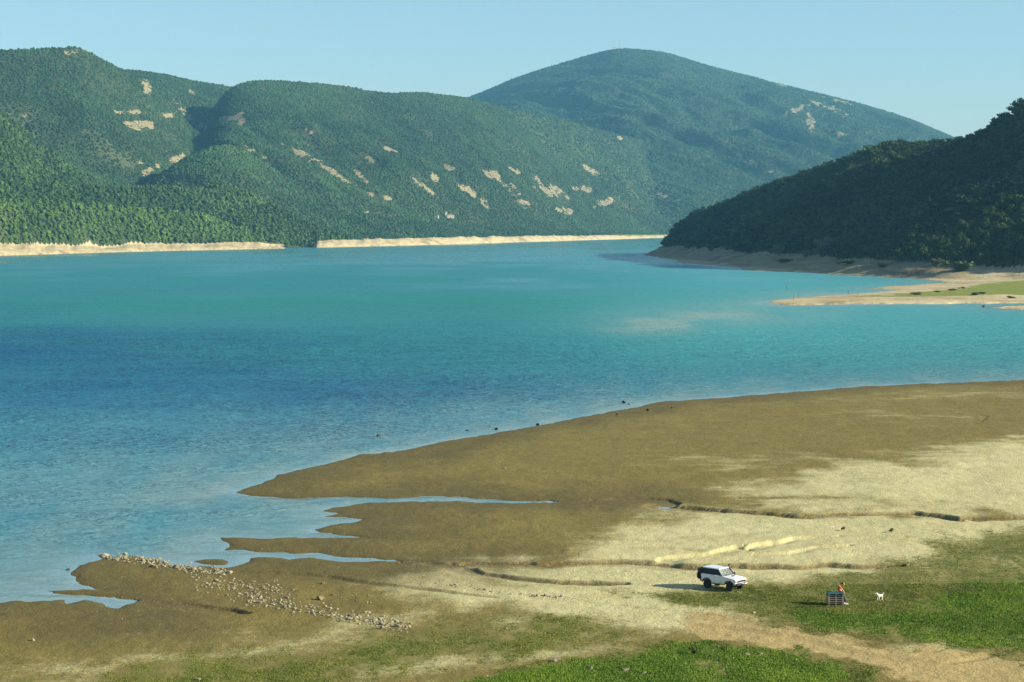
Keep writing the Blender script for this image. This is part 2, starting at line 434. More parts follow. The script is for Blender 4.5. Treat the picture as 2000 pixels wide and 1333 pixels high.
SAND = np.maximum.reduce([
    zone([(1440, 958), (1520, 945), (1560, 925), (1640, 922), (1700, 905), (1780, 905), (1850, 880), (1900, 868), (2300, 840), (2300, 1008), (1800, 1002), (1560, 1005),
          (1450, 997), (1500, 985), (1700, 985), (1640, 972), (1500, 968)], 3.0, 2.5, 71),
    zone([(1280, 993), (1340, 990), (1450, 999), (1560, 1008), (1860, 1014), (2300, 1012), (2300, 1130), (1500, 1150), (1300, 1165), (1120, 1155), (1020, 1140), (890, 1118), (920, 1102), (1020, 1098),
          (1120, 1085), (1140, 1065), (1170, 1042), (1230, 1030), (1300, 1020), (1330, 1005)], 2.0, 2.0, 75),
    zone([(850, 1113), (930, 1112), (1100, 1140), (1300, 1150), (1450, 1160), (1450, 1250), (1250, 1238), (1130, 1212), (960, 1185), (860, 1160), (760, 1150), (800, 1125)], 2.0, 1.8, 79),
    zone([(0, 1310), (150, 1290), (330, 1275), (480, 1255), (600, 1235), (700, 1215), (800, 1200), (850, 1190), (860, 1210), (700, 1240), (560, 1262), (400, 1285), (200, 1310), (0, 1330)], 1.5, 1.5, 83) * 0.62,
    zone([(760, 1310), (950, 1285), (1060, 1272), (1160, 1262), (1240, 1250), (1200, 1272), (1060, 1296), (900, 1315), (700, 1345)], 1.2, 1.2, 85) * 0.75,
    zone([(1760, 1262), (1850, 1255), (1960, 1240), (2100, 1200), (2100, 1230), (1960, 1270), (1880, 1278), (1780, 1275)], 1.0, 1.2, 87) * 0.9,
    zone([(1180, 1062), (1300, 1052), (1420, 1046), (1400, 1054), (1250, 1064)], 1.2, 1.5, 171) * 0.7,
    zone([(1540, 952), (1640, 944), (1760, 940), (1700, 950), (1600, 956)], 2.0, 2.0, 173) * 0.8,
    zone([(1330, 903), (1460, 896), (1600, 893), (1560, 899), (1400, 905)], 3.0, 2.5, 175) * 0.62,
    zone([(1640, 782), (1800, 772), (2050, 764), (2050, 770), (1820, 779)], 5.0, 3.0, 177) * 0.5,
    zone([(1430, 940), (1500, 936), (1490, 942), (1430, 946)], 2, 2, 88) * 0.8,
    zone([(1400, 910), (1480, 908), (1450, 914)], 2, 2, 89) * 0.7,
    zone([(1680, 806), (1800, 809), (1850, 812), (1800, 814), (1690, 810)], 4, 3, 90) * 0.6,
    zone([(1780, 880), (1850, 876), (1960, 862), (2100, 850), (2100, 872), (1900, 885), (1800, 890)], 3, 3, 91) * 0.8,
])
PATH = zone([(1300, 1196), (1400, 1196), (1500, 1210), (1600, 1232), (1720, 1256), (1830, 1268), (1930, 1272), (2100, 1300), (2300, 1400), (1780, 1400), (1760, 1318), (1720, 1306),
             (1620, 1286), (1520, 1262), (1430, 1244), (1330, 1238), (1270, 1225)], 1.1, 1.3, 93, 2.0) * sstep(1240, 1420, GU)
GR = np.maximum.reduce([
    zone([(1230, 1152), (1330, 1148), (1470, 1148), (1600, 1118), (1760, 1102), (1780, 1070), (1850, 1045), (1950, 1028), (2300, 1005), (2400, 1420), (2030, 1330), (1960, 1290), (1920, 1262), (1840, 1258), (1740, 1256),
          (1600, 1232), (1530, 1218), (1520, 1206), (1400, 1194), (1300, 1172)], 1.6, 1.8, 101),
    zone([(700, 1400), (850, 1330), (1000, 1308), (1140, 1288), (1230, 1262), (1262, 1240), (1350, 1248), (1450, 1252), (1530, 1268), (1620, 1288), (1700, 1303), (1765, 1308), (1700, 1330), (1740, 1420), (700, 1420)], 0.8, 1.0, 105, 2.0),
    zone([(-300, 1370), (0, 1345), (200, 1318), (420, 1290), (620, 1262), (700, 1235), (900, 1212), (1030, 1200), (1110, 1200), (1230, 1225), (1240, 1245), (1130, 1265), (950, 1285), (760, 1312), (700, 1345), (500, 1420), (-300, 1440)], 2.4, 2.0, 109) * 0.92,
    zone([(1780, 925), (1850, 910), (1960, 895), (2100, 880), (2100, 905), (1900, 925), (1800, 940)], 3, 3, 113) * 0.42,
    zone([(1600, 1040), (1700, 1020), (1800, 1015), (1800, 1040), (1680, 1050)], 2, 3, 117) * 0.38,
])
GR *= np.clip(0.86 + 0.42 * fbm(GX / 3.2, GY / 8.0, 4, 121), 0, 1.15)
lush = sdf(PLs([(1560, 1195), (1750, 1190), (2000, 1120), (2300, 1060), (2300, 1300), (1900, 1262), (1600, 1232), (1520, 1215)]), GX, GY)
lush2 = sdf(PLs([(820, 1420), (900, 1328), (1100, 1300), (1250, 1262), (1280, 1246), (1450, 1254), (1600, 1288), (1690, 1305), (1720, 1420)]), GX, GY)
upper = sdf(PLs([(1230, 1152), (1470, 1146), (1600, 1118), (1760, 1102), (1790, 1068), (1860, 1042), (1950, 1026), (2300, 1003), (2300, 1240), (1600, 1225), (1400, 1194)]), GX, GY)
GR = GR + 0.20 * sstep(-1, 4, upper + 2.0 * fbm(GX / 3, GY / 8, 3, 141))
GR = np.clip(GR * (0.82 + 0.40 * sstep(-3, 3, np.maximum(lush, lush2))), 0, 1.25)
PATH = np.where(GR > 0.4, PATH * 0.4, PATH)
WET = 1 - sstep(0.0, 2.6, SDN + fbm(GX / 2, GY / 4, 3, 131) * 0.8)
WET = np.maximum(WET, 0.85 * (1 - sstep(2, 18, SDN + fbm(GX / 9, GY / 20, 3, 135) * 6)))
GZ2 = gz
V = np.stack([GX, GY, gz], -1).reshape(-1, 3)
me = np_mesh("ground", V, grid_faces(NW, NU), 4, {"sand": SAND.ravel(), "grass": GR.ravel(), "wet": WET.ravel(), "path": PATH.ravel(), "cut": CUT.ravel()}, True)
me.materials.append(M_GROUND)
props(link(bpy.data.objects.new("ground", me)), "brown mud, pale sand and grass of the near shore", "ground", kind="structure")

# ------------------------------------------------------------------ right shore: sand spit, bank and wooded hill
RS = [Pz(*p) for p in [(1254, 498.6), (1299, 505), (1328, 509), (1331, 514), (1384, 518.6), (1447, 522), (1452, 528), (1532, 531), (1596, 534), (1630, 537), (1702, 540),
    (1787, 544.5), (1847, 551.5), (1858, 553.2), (1800, 557), (1750, 560), (1695, 564), (1725, 565.3), (1762, 567.5), (1737, 570), (1687, 574), (1650, 577), (1612, 580),
    (1550, 583.5), (1515, 588), (1505, 594), (1540, 596.3), (1700, 594.5), (1850, 594), (1960, 593), (2000, 592.6), (2030, 594), (2000, 598), (1960, 599), (1935, 601),
    (1980, 604.5), (2000, 605.5), (2100, 609), (2500, 618), (4200, 640)]]
RS += [(900, 2600), (480, 2600), (200, 2250)]
NRU = 520
ru = np.linspace(1225, 3000, NRU)
rw = np.r_[np.linspace(1 / 640.0, 1 / 1090.0, 190), np.linspace(1 / 1090.0, 1 / 2700.0, 170)[1:]]
RU, RW = np.meshgrid(ru, rw); RY = 1 / RW; RX = (RU - 1000) / F * RY
rs = sdf(RS, RX + fbm(RX / 9, RY / 22, 4, 201) * 2.0, RY + fbm(RX / 9, RY / 22, 4, 203) * 5.0)
vs_ = interp([(1200, 494), (1254, 498.6), (1299, 505), (1328, 509), (1384, 518.6), (1447, 523), (1532, 531), (1630, 537), (1702, 540), (1787, 544.5), (1847, 550), (1950, 549), (2200, 558), (2500, 564), (3000, 568)], ru)
d_s = gsm(dz(vs_), 16)
vb_ = interp([(1225, 476), (1294, 480), (1333, 486), (1405, 488), (1447, 497), (1490, 498), (1575, 501), (1639, 505), (1724, 511), (1830, 516), (1915, 522), (2000, 523), (3000, 527)], ru)
d_b = np.where(ru < 1960, np.maximum(dz(vb_, 8.5), d_s + 60), interp([(1960, 1100), (2000, 1088), (2100, 1046), (2200, 1018), (2300, 1003), (2600, 965), (3000, 940)], ru)); d_b = gsm(d_b, 12)
d_s = np.minimum(d_s, d_b - 45)
zb_ = CAMH - (vb_ - VH) * d_b / F - 1.2
TREE_H = 5.0
vr_ = interp([(1225, 470), (1270, 466), (1290, 456), (1300, 446), (1330, 430), (1380, 405), (1440, 383), (1500, 360), (1560, 338), (1620, 318), (1680, 303), (1740, 288), (1800, 277), (1850, 270), (1880, 262),
    (1910, 255), (1940, 240), (1970, 222), (2000, 206), (2060, 192), (2150, 225), (2300, 305), (2600, 330), (3000, 360)], ru)  # ridge out of view at the right lowered so sunlight reaches the slope
d_r = interp([(1225, 2150), (1290, 2100), (1450, 1950), (1700, 1680), (1850, 1560), (2000, 1440), (2100, 1340), (2300, 1190), (2600, 1080), (3000, 1050)], ru)
d_r = gsm(d_r, 30); z_r = CAMH + (VH - gsm(vr_, 3)) / F * d_r - TREE_H
z_r = np.maximum(z_r, 9.0)
t1 = (RY - d_s) / (d_b - d_s); t2 = np.clip((RY - d_b) / (d_r - d_b), 0, 1.0)
bankz = zb_ * np.clip(t1, 0, 1) ** 0.85
hillz = zb_ + (z_r - zb_) * (1 - (1 - t2) ** 1.32)
hillz = np.where(RY > d_r, z_r - 0.42 * (RY - d_r), hillz)
rz = np.where(t1 < 0, 0, np.where(RY < d_b, bankz, np.maximum(hillz, 2.0)))
env = np.clip(4 * t2 * (1 - t2), 0, 1)
rz += np.where(t2 > 0, 5.0 * np.exp(-((RX - 332) / 30) ** 2 - ((RY - 1086) / 24) ** 2) - 10.0 * np.exp(-((RX - 328) / 42) ** 2 - ((RY - 1182) / 55) ** 2), 0)  # added out-of-view hump keeps the bank shaded, hollow lets sun onto trees
rz += env * (fbm(RX / 70, RY / 110, 4, 211) * 7.0)
rz += np.clip(t1, 0, 1) * (1 - np.clip(t2 * 5, 0, 1)) * fbm(RX / 9, RY / 22, 4, 215) * 0.9
flat = np.where(rs > 0, 0.45 * (1 - np.exp(-rs / 2.0)) + 1.0 * (1 - np.exp(-rs / 45.0)), np.maximum(0.2 * rs, -3))
rz = np.where(rs > 0, np.maximum(rz, 0) * sstep(0, 14, rs) + flat, flat)
rbank = np.where(t2 <= 0.002, 1.0, 0.0)
# the trees start a ragged little way up
ragw = 4 + 14 * sstep(1750, 1450, ru)
rbank = np.where((RY - d_b) < ragw * (0.2 + vnoise(RX / 14, RY / 40, 221)), 1.0, rbank)
mead = sdf([Pz(*p, 0.8) for p in [(1690, 581), (1740, 575), (1800, 570), (1862, 566), (1900, 558), (1960, 552), (2060, 544), (2600, 540), (2600, 572), (2050, 574), (1990, 577), (1920, 578), (1860, 580), (1770, 581)]],
            RX + fbm(RX / 12, RY / 30, 4, 231) * 5, RY + fbm(RX / 12, RY / 30, 4, 233) * 10)
mead = np.clip(0.5 + mead / 14, 0, 1)
me = np_mesh("hill", np.stack([RX, RY, rz], -1).reshape(-1, 3), grid_faces(len(rw), NRU), 4,
             {"bare": np.zeros(RX.size), "bank": rbank.ravel(), "meadow": (mead * rbank).ravel(), "mud": (np.clip(t1 * 6, 0, 1) * sstep(1930, 1840, RU)).ravel()}, True)
me.materials.append(M_RHILL)
props(link(bpy.data.objects.new("hill", me)), "shaded wooded hill and sandy spit on the right shore", "hill", kind="structure")

def right_z(x, y):
    u = 1000 + x / y * F; a = np.clip((u - ru[0]) / (ru[1] - ru[0]), 0, NRU - 1.001)
    b = np.clip(np.interp(1 / np.asarray(y), rw[::-1], np.arange(len(rw))[::-1]), 0, len(rw) - 1.001)
    i = np.asarray(a).astype(int); j = np.asarray(b).astype(int); fa = a - i; fb = b - j
    return (rz[j, i] * (1 - fa) + rz[j, i + 1] * fa) * (1 - fb) + (rz[j + 1, i] * (1 - fa) + rz[j + 1, i + 1] * fa) * fb

def PR(u, v):
    """photo point -> first world point on the right shore along that sight line"""
    ds = np.linspace(640, 2300, 3000); x = (u - 1000) / F * ds; zray = CAMH - (v - VH) / F * ds
    zz = right_z(x, ds); k = np.argmax(zz >= zray)
    return float(x[k]), float(ds[k]), float(zz[k])

# ------------------------------------------------------------------ far hills across the lake
NHU = 900
hu = np.linspace(-450, 2250, NHU)
hd = np.exp(np.linspace(math.log(1800), math.log(10500), 430)); NHD = len(hd)
HU, HY = np.meshgrid(hu, hd); HX = (HU - 1000) / F * HY
v_s = interp([(-450, 514), (0, 500), (150, 495.5), (250, 492.5), (450, 488), (552, 486), (619, 484), (800, 480), (1000, 474), (1165, 469), (1290, 465), (1500, 463), (2250, 462)], hu)
v_b = interp([(-450, 494), (0, 480), (150, 482), (250, 480), (450, 475), (540, 473.5), (622, 471), (800, 467), (1000, 463), (1165, 460.5), (1290, 460), (2250, 458)], hu)
h_s = gsm(dz(v_s), 10); h_i = h_s; h_b = h_s + 70; z_b = np.clip(CAMH - (v_b - VH) * h_b / F + 0.7, 1.0, 13)
TH = 3.6
S_ = lambda k: (h_i + k)
h_f = h_i + 70
LAY = [   # (ridge in photo px, ridge distance per column, front foot distance, back width)
    ([(-450, 130), (0, 94), (80, 91), (150, 88), (172, 94), (200, 113), (235, 130), (290, 157), (345, 207), (375, 247), (397, 276), (420, 330), (440, 420)], S_(1500), h_f + 330, 500),
    ([(150, 150), (235, 133), (280, 136), (330, 144), (380, 156), (430, 163), (470, 172), (540, 200)], S_(2300), h_f + 300, 700),
    ([(290, 352), (345, 305), (385, 262), (412, 215), (435, 176), (470, 157), (520, 153), (600, 158), (680, 166), (720, 175), (765, 180), (820, 176), (870, 183), (920, 189), (1000, 209), (1060, 223), (1130, 239), (1200, 259),
      (1290, 281), (1370, 285), (1420, 293), (1470, 319), (1530, 353), (1600, 392), (1700, 440)], S_(1700), h_f + 150, 700),
    ([(-450, 60), (-200, 120), (0, 214), (52, 256), (105, 287), (157, 319), (210, 340), (245, 354), (276, 362), (330, 385), (420, 430)], S_(820), h_f + 40, 350),
    ([(250, 385), (280, 358), (332, 323), (367, 302), (402, 286), (437, 278), (472, 286), (525, 320), (560, 345), (612, 366), (700, 393), (800, 420)], S_(760), h_f + 40, 350),
    ([(-450, 340), (0, 358), (87, 358), (175, 365), (315, 362), (385, 369), (472, 369), (560, 386), (630, 404), (700, 414), (900, 433), (1100, 447), (1290, 453), (2250, 455)], S_(420), h_f + 20, 300),
    ([(-450, 380), (0, 392), (180, 397), (364, 414), (402, 418), (455, 442), (507, 456), (545, 470), (600, 478)], S_(150), h_f + 5, 160),
    ([(700, 260), (870, 203), (920, 187), (960, 171), (1000, 153), (1050, 136), (1100, 121), (1150, 106), (1190, 96), (1220, 93), (1260, 96), (1300, 101), (1340, 113), (1370, 123), (1420, 136), (1480, 151),
      (1550, 169), (1620, 186), (1680, 201), (1740, 218), (1790, 236), (1830, 253), (1860, 266), (1900, 285), (1960, 320), (2050, 370), (2250, 420)], np.full(NHU, 8200.0), np.full(NHU, 5000.0), 1600),
]
hz = np.where(HY < h_s, -3.0, z_b * np.clip((HY - h_s) / (h_b - h_s), 0, 1) ** 0.8)
hz = np.where(HY > h_b, z_b + 0.012 * (HY - h_b), hz)
TLAY = np.zeros_like(hz); LT = [-0.16, -0.34, -0.04, -0.02, 0.16, -0.14, 0.42, -0.10]  # leaf tint per ridge layer, partly standing in for shading between ridges
big_ = fbm(HX / 260, HY / 420, 5, 301); gul = 1 - 2 * np.abs(fbm((HX * 0.86 + HY * 0.5) / 210, (HY * 0.86 - HX * 0.5) / 1100, 4, 307))
for k, (px, dr, d0, bw) in enumerate(LAY):
    lo, hi = px[0][0], px[-1][0]
    v = gsm(interp(px, hu), 6.0 if k == 2 else 3.0); H = CAMH + (VH - v) / F * dr - TH
    t = np.clip((HY - d0) / (dr - d0), 0, 1)
    p = (1.35, 1.2, 1.25, 1.0, 1.0, 1.1, 1.0, 0.95)[k]
    front = z_b + (H - z_b) * t ** p
    back = H - (H * 0.9 + 10) * np.clip((HY - dr) / bw, 0, 3) ** 1.25
    L = np.where(HY < dr, front, back)
    e = np.clip(4 * t * (1 - t), 0, 1)
    amp = np.clip(H / 12.0, 1, 26) if k < 7 else 40
    L = L + e * (big_ * amp * 0.8 + gul * amp * 0.8)
    L = np.where((HU < lo) | (HU > hi) | (HY < d0), -99, L)
    TLAY = np.where(L > hz, LT[k], TLAY); hz = np.maximum(hz, L)
PU, PV = proj(HX, HY, hz)
BAREP = [(150, 101, 26, 3.5, -6), (255, 219, 24, 4, 0), (270, 247, 26, 8, 0), (325, 226, 11, 4, 0), (366, 222, 32, 8, 45), (392, 245, 14, 10, 40), (471, 237, 9, 13, 0), (446, 232, 20, 5, 0), (500, 298, 36, 6, 38),
    (640, 330, 62, 6, 33), (590, 305, 30, 4, 38), (555, 285, 20, 4, 40), (912, 368, 32, 9, 42), (945, 396, 18, 7, 20), (975, 352, 46, 8, 35), (950, 340, 20, 5, 30), (1065, 375, 30, 15, 15), (1050, 350, 14, 6, 20), (1140, 370, 18, 6, 10), (1108, 413, 24, 6, 12), (1072, 415, 14, 5, 20),
    (1300, 383, 22, 4, 18), (1350, 381, 12, 4, 10), (1372, 386, 6, 6, 60), (1180, 396, 20, 6, -15), (350, 308, 22, 7, -25), (298, 330, 24, 6, -20), (236, 300, 9, 4, 0), (262, 322, 12, 5, 0), (285, 345, 14, 5, -20), (750, 388, 12, 5, 0),
    (714, 415, 9, 4, 0), (853, 350, 18, 6, 35), (740, 322, 26, 4, 35), (762, 293, 14, 5, 20), (50, 225, 18, 3, 0), (115, 283, 9, 4, 0), (375, 180, 8, 12, 0), (285, 165, 8, 18, -20),
    (1470, 318, 60, 5, 30), (1612, 207, 40, 6, 20), (1560, 214, 26, 5, -20), (1582, 240, 8, 18, 0), (1640, 262, 10, 5, 0), (1690, 294, 26, 5, -8), (1500, 157, 44, 3, 18), (1720, 212, 52, 4, 17), (1650, 200, 40, 4, 17),
    (1210, 270, 8, 4, 0), (1145, 324, 10, 4, 20), (1156, 335, 12, 4, 20), (700, 340, 26, 4, 38), (830, 366, 24, 5, 35), (720, 378, 20, 5, 20), (880, 328, 14, 4, 30), (1000, 330, 16, 5, 30), (1020, 395, 14, 4, 10), (600, 255, 12, 3, 30), (690, 300, 14, 3, 35)]
rag = fbm(HX / 16, HY / 40, 4, 331)
BARE = np.zeros_like(hz)
for cx, cy, rx, ry, an in BAREP:
    m = (np.abs(PU - cx) < rx + ry + 6) & (np.abs(PV - cy) < rx + ry + 6)
    ca, sa = math.cos(R(an)), math.sin(R(an)); du, dv = PU[m] - cx, PV[m] - cy
    q = np.hypot((du * ca + dv * sa) / rx, (-du * sa + dv * ca) / ry)
    BARE[m] = np.maximum(BARE[m], np.clip(1.12 - q + rag[m] * 1.1, 0, 1) * (q < 1.7))
fire = np.abs(PU - np.interp(PV, [150, 190, 240], [1112, 1121, 1139]))
BARE = np.where((fire < 3.0) & (PV > 170) & (PV < 240) & (HY > 5000), np.maximum(BARE, 0.5), BARE)
BANK = np.where((HY < h_b + 6 + 6 * fbm(HX / 30, HY / 60, 3, 335)) & (HY > h_s - 40), 1.0, 0.0)
inl = np.clip(1 - np.abs(HU - 586) / 36, 0, 1)
hz = np.where((HY < h_s + 190) & (inl > 0), hz - (9.5 * sstep(0, 0.45, inl)) * (1 - sstep(100, 190, HY - h_s)), hz)
BANK = np.where((inl > 0.25) & (HY > h_s + 30), 0.0, BANK)
hz = np.where((BANK > 0.5) & (HU < 592) & (HY > h_s), hz * (1 - 0.85 * sstep(470, 560, HU)), hz)
hz = np.where(BANK > 0.5, hz * (1 + 0.22 * fbm(HU / 23, HU * 0, 4, 341)), hz)
hz += BANK * np.clip((HY - h_s) / 20, 0, 1) * (fbm(HX / 14, HY / 30, 4, 337) * 0.8)
MEAD = np.where((HU > 1150) & (HY > h_b - 10) & (HY < h_b + 60), 0.8, 0.0) * sstep(1150, 1230, HU)
me = np_mesh("hills", np.stack([HX, HY, hz], -1).reshape(-1, 3), grid_faces(NHD, NHU), 4, {"bare": BARE.ravel(), "bank": BANK.ravel(), "meadow": MEAD.ravel()}, True)
me.materials.append(M_HILL)
props(link(bpy.data.objects.new("hills", me)), "wooded hills and mountain across the lake", "hills", kind="structure")
lhd = np.log(hd)
def far_sample(G, x, y):
    x = np.asarray(x, float); y = np.asarray(y, float)
    u = 1000 + x / y * F; a = np.clip((u - hu[0]) / (hu[1] - hu[0]), 0, NHU - 1.001); b = np.clip((np.log(y) - lhd[0]) / (lhd[1] - lhd[0]), 0, NHD - 1.001)
    i = a.astype(int); j = b.astype(int); fa = a - i; fb = b - j
    return (G[j, i] * (1 - fa) + G[j, i + 1] * fa) * (1 - fb) + (G[j + 1, i] * (1 - fa) + G[j + 1, i + 1] * fa) * fb
RUNMAX = np.maximum.accumulate((hz - CAMH) / HY, 0)

def PF(u, v):
    """photo point -> first far-hill point on that sight line"""
    ds = np.exp(np.linspace(math.log(1850), math.log(10000), 6000)); x = (u - 1000) / F * ds; zr = CAMH - (v - VH) / F * ds
    zz = far_sample(hz, x, ds); k = np.argmax(zz >= zr); return float(x[k]), float(ds[k]), float(zz[k])

# ------------------------------------------------------------------ the lake
NLU, NLV = 420, 560
lu = np.linspace(-1600, 3600, NLU); lw = np.linspace(1 / 95.0, 1 / 11000.0, NLV)
LU, LW = np.meshgrid(lu, lw); LY = 1 / LW; LX = (LU - 1000) / F * LY
LV = VH + CAMH * F / LY
s1 = -np.maximum(sdf(SHORE, LX, LY), sdf(ISLET, LX, LY)); s2 = -sdf(RS, LX, LY)
shal = np.exp(-np.clip(s1, 0, None) / 24.0) * 0.75 + 0.25 * np.exp(-np.clip(s1, 0, None) / 3.0)
shal = np.maximum(shal, 0.8 * np.exp(-np.clip(s2, 0, None) / np.where(LY < 1100, 14.0, 4.0)))
plume = np.exp(-(((LU - 1420 + (LV - 610) * 3.2) / 190) ** 2 + ((LV - 618) / 22) ** 2)) + 0.7 * np.exp(-(((LU - 1280) / 90) ** 2 + ((LV - 636) / 18) ** 2)) + 0.6 * np.exp(-(((LU - 1620) / 130) ** 2 + ((LV - 575) / 7) ** 2))
plume = np.clip(plume * (0.8 + 0.5 * fbm(LX / 15, LY / 50, 3, 405)), 0, 1)
deep = sstep(575, 760, LV + (LU - 300) * -0.03 + 34 * fbm(LX / 60, LY / 90, 5, 401)) * (1 - sstep(735, 960, LV + 45 * fbm(LX / 24, LY / 50, 5, 403)))
deep *= 0.78 + 0.45 * fbm(LX / 70, LY / 60, 4, 409)
deep *= 1 - 0.85 * sstep(500, 1450, LU)
streak = fbm(LX / 420, LY / 55, 4, 411)
teal = np.array((0.024, 0.195, 0.205)); green = np.array((0.016, 0.205, 0.165)); navy = np.array((0.007, 0.108, 0.215)); nearc = np.array((0.055, 0.222, 0.275)); grey = np.array((0.25, 0.31, 0.27)); bright = np.array((0.062, 0.300, 0.300))
def lerp(a, b, t): return a * (1 - t[..., None]) + b * t[..., None]
body = np.broadcast_to(teal, LX.shape + (3,))
body = lerp(body, green, np.clip(0.2 + streak, 0, 1) * (1 - sstep(590, 660, LV)) * sstep(500, 540, LV))
body = lerp(body, bright, sstep(900, 1500, LU) * (1 - sstep(650, 760, LV)) * 0.9 * sstep(466, 520, LV))
body = lerp(body, nearc, sstep(680, 820, LV))
body = lerp(body, navy, np.clip(deep, 0, 1))
body = lerp(body, np.array((0.22, 0.33, 0.28)), plume * 0.9)
body = lerp(body, grey, np.clip(shal * (0.85 + 0.4 * fbm(LX / 5, LY / 18, 3, 415)), 0, 1) * 0.8)
wind = 0.35 + 0.9 * deep + 0.35 * sstep(600, 700, LV)
wind = wind * (1 - 0.72 * np.clip(shal, 0, 1)) * (0.85 + 0.3 * fbm(LX / 60, LY / 120, 3, 421))
creek = np.exp(-np.clip(s1, 0, None) / 2.2)
wind = wind * (1 - 0.85 * creek) * np.clip(900 / LY, 0.35, 1)
me = np_mesh("water", np.stack([LX, LY, 0 * LX], -1).reshape(-1, 3), grid_faces(NLV, NLU), 4, {"body": body.reshape(-1, 3), "wind": np.clip(wind, 0.02, 1.5).ravel(), "shallow": shal.ravel()}, True)
me.materials.append(M_WATER)
props(link(bpy.data.objects.new("water", me)), "turquoise reservoir water with a dark wind-ruffled band", "lake", kind="structure")

# ------------------------------------------------------------------ trees
def ico(sub):
    bm = bmesh.new(); bmesh.ops.create_icosphere(bm, subdivisions=sub, radius=1.0)
    v = np.array([x.co for x in bm.verts]); f = np.array([[y.index for y in x.verts] for x in bm.faces]); bm.free(); return v, f
ICO1, ICO2 = ico(1), ico(2)

def lump(base, g, jit=0.22, squash=0.85, cutz=-0.45):
    v, f = base; v = v * (1 + g.uniform(-jit, jit, (len(v), 1))); v = v * (1, 1, squash)
    keep = v[f][:, :, 2].max(1) > cutz
    return v, f[keep]

def join(parts):
    V, Fc, T, o = [], [], [], 0
    for v, f, t in parts:
        V.append(v); Fc.append(f + o); T.append(t); o += len(v)
    return np.concatenate(V), np.concatenate(Fc), np.concatenate(T)

def far_tree(g):                       # one rough crown, unit height ~1.6, radius ~1
    v, f = lump(ICO1, g, 0.28, 1.05); v = v + (0, 0, 0.55); return v, f, g.uniform(0.2, 0.8, len(v))

def mid_tree(g, conic=False):          # several crowns lobes
    ps = []
    for k in range(5):
        v, f = lump(ICO1, g, 0.3, 0.9, -0.6); s = g.uniform(0.42, 0.62)
        a = g.uniform(0, 6.28); r = g.uniform(0.1, 0.55) * (1 - 0.15 * k)
        ps.append((v * s + (r * math.cos(a), r * math.sin(a), 0.35 + 0.28 * k), f, np.full(len(v), g.uniform(0.1, 0.9))))
    return join(ps)

def leafy_crown(g, n=150, shape='round', size=0.30):
    """crown of leaf clumps spread over lobes with gaps; unit radius, z 0..~2"""
    lobes = []
    nl = g.integers(6, 10)
    for k in range(nl):
        h = (k + 0.5) / nl
        if shape == 'round': c = (g.normal(0, 0.42), g.normal(0, 0.42), 0.45 + 1.15 * h); r = g.uniform(0.38, 0.60)
        elif shape == 'tall': c = (g.normal(0, 0.16), g.normal(0, 0.16), 0.3 + 2.5 * h); r = 0.50 * (1 - 0.45 * h)
        else: c = (g.normal(0, 0.55), g.normal(0, 0.55), 0.9 + 0.6 * h); r = g.uniform(0.35, 0.6)
        lobes.append((np.array(c), r, g.uniform(0, 1)))
    ps = []
    per = n // nl
    for c, r, tn in lobes:
        v, f = lump(ICO1, g, 0.3, 0.9, -2); ps.append((v * r * 0.72 + c, f, np.full(len(v), tn * 0.3)))
        d = g.normal(0, 1, (per, 3)); d /= np.linalg.norm(d, axis=1)[:, None]; d[:, 2] = np.abs(d[:, 2]) * 0.9 + d[:, 2] * 0.1
        p = c + d * r * g.uniform(0.75, 1.12, (per, 1))
        a = g.normal(0, 1, (per, 3)); a /= np.linalg.norm(a, axis=1)[:, None]
        b = np.cross(a, d + g.normal(0, 0.5, (per, 3))); b /= np.linalg.norm(b, axis=1)[:, None] + 1e-9
        s = size * g.uniform(0.5, 1.1, (per, 1)) * 0.5
        q = np.stack([p - a * s - b * s * 0.7, p + a * s * 1.2 - b * s * 0.2, p + a * s * 0.2 + b * s], 1).reshape(-1, 3)
        ps.append((q, np.arange(per * 3).reshape(-1, 3), np.repeat(np.clip(tn + g.normal(0, 0.25, per), 0, 1), 3)))
    return join(ps)

def scatter(name, protos, P, S, H, ang, tint, mat, label, cat):
    """one merged mesh: proto k at each point"""
    which = rng.integers(0, len(protos), len(P)); Vs, Fs, Ts, o = [], [], [], 0
    for k, (v, f, t) in enumerate(protos):
        m = np.nonzero(which == k)[0]
        if not len(m): continue
        c, s = np.cos(ang[m])[:, None], np.sin(ang[m])[:, None]
        x = (v[:, 0] * c - v[:, 1] * s) * S[m][:, None] + P[m, 0:1]; y = (v[:, 0] * s + v[:, 1] * c) * S[m][:, None] + P[m, 1:2]
        z = v[:, 2] * H[m][:, None] + P[m, 2:3]
        Vs.append(np.stack([x, y, z], -1).reshape(-1, 3).astype(np.float32))
        Fs.append((f[None] + (np.arange(len(m)) * len(v))[:, None, None]).reshape(-1, 3) + o); o += len(m) * len(v)
        Ts.append(np.clip(t[None] * 0.45 + tint[m][:, None] * 0.6, 0, 1).ravel())
    me = np_mesh(name, np.concatenate(Vs), np.concatenate(Fs), 3, {"tint": np.concatenate(Ts)})
    me.materials.append(mat)
    return props(link(bpy.data.objects.new(name, me)), label, cat, kind="stuff")

M_FARLEAF = mat_leaf("far_woodland_leaves", (0.009, 0.030, 0.013), (0.047, 0.102, 0.032), False)
M_SHORELEAF = mat_leaf("shore_woodland_leaves", (0.010, 0.031, 0.010), (0.080, 0.142, 0.026), False)
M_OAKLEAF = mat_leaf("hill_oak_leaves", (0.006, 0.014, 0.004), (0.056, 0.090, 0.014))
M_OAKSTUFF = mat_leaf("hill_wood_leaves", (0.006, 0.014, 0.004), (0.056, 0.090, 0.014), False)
M_BARK = plain("grey_bark", (0.12, 0.095, 0.07), 0.9, scale=9)

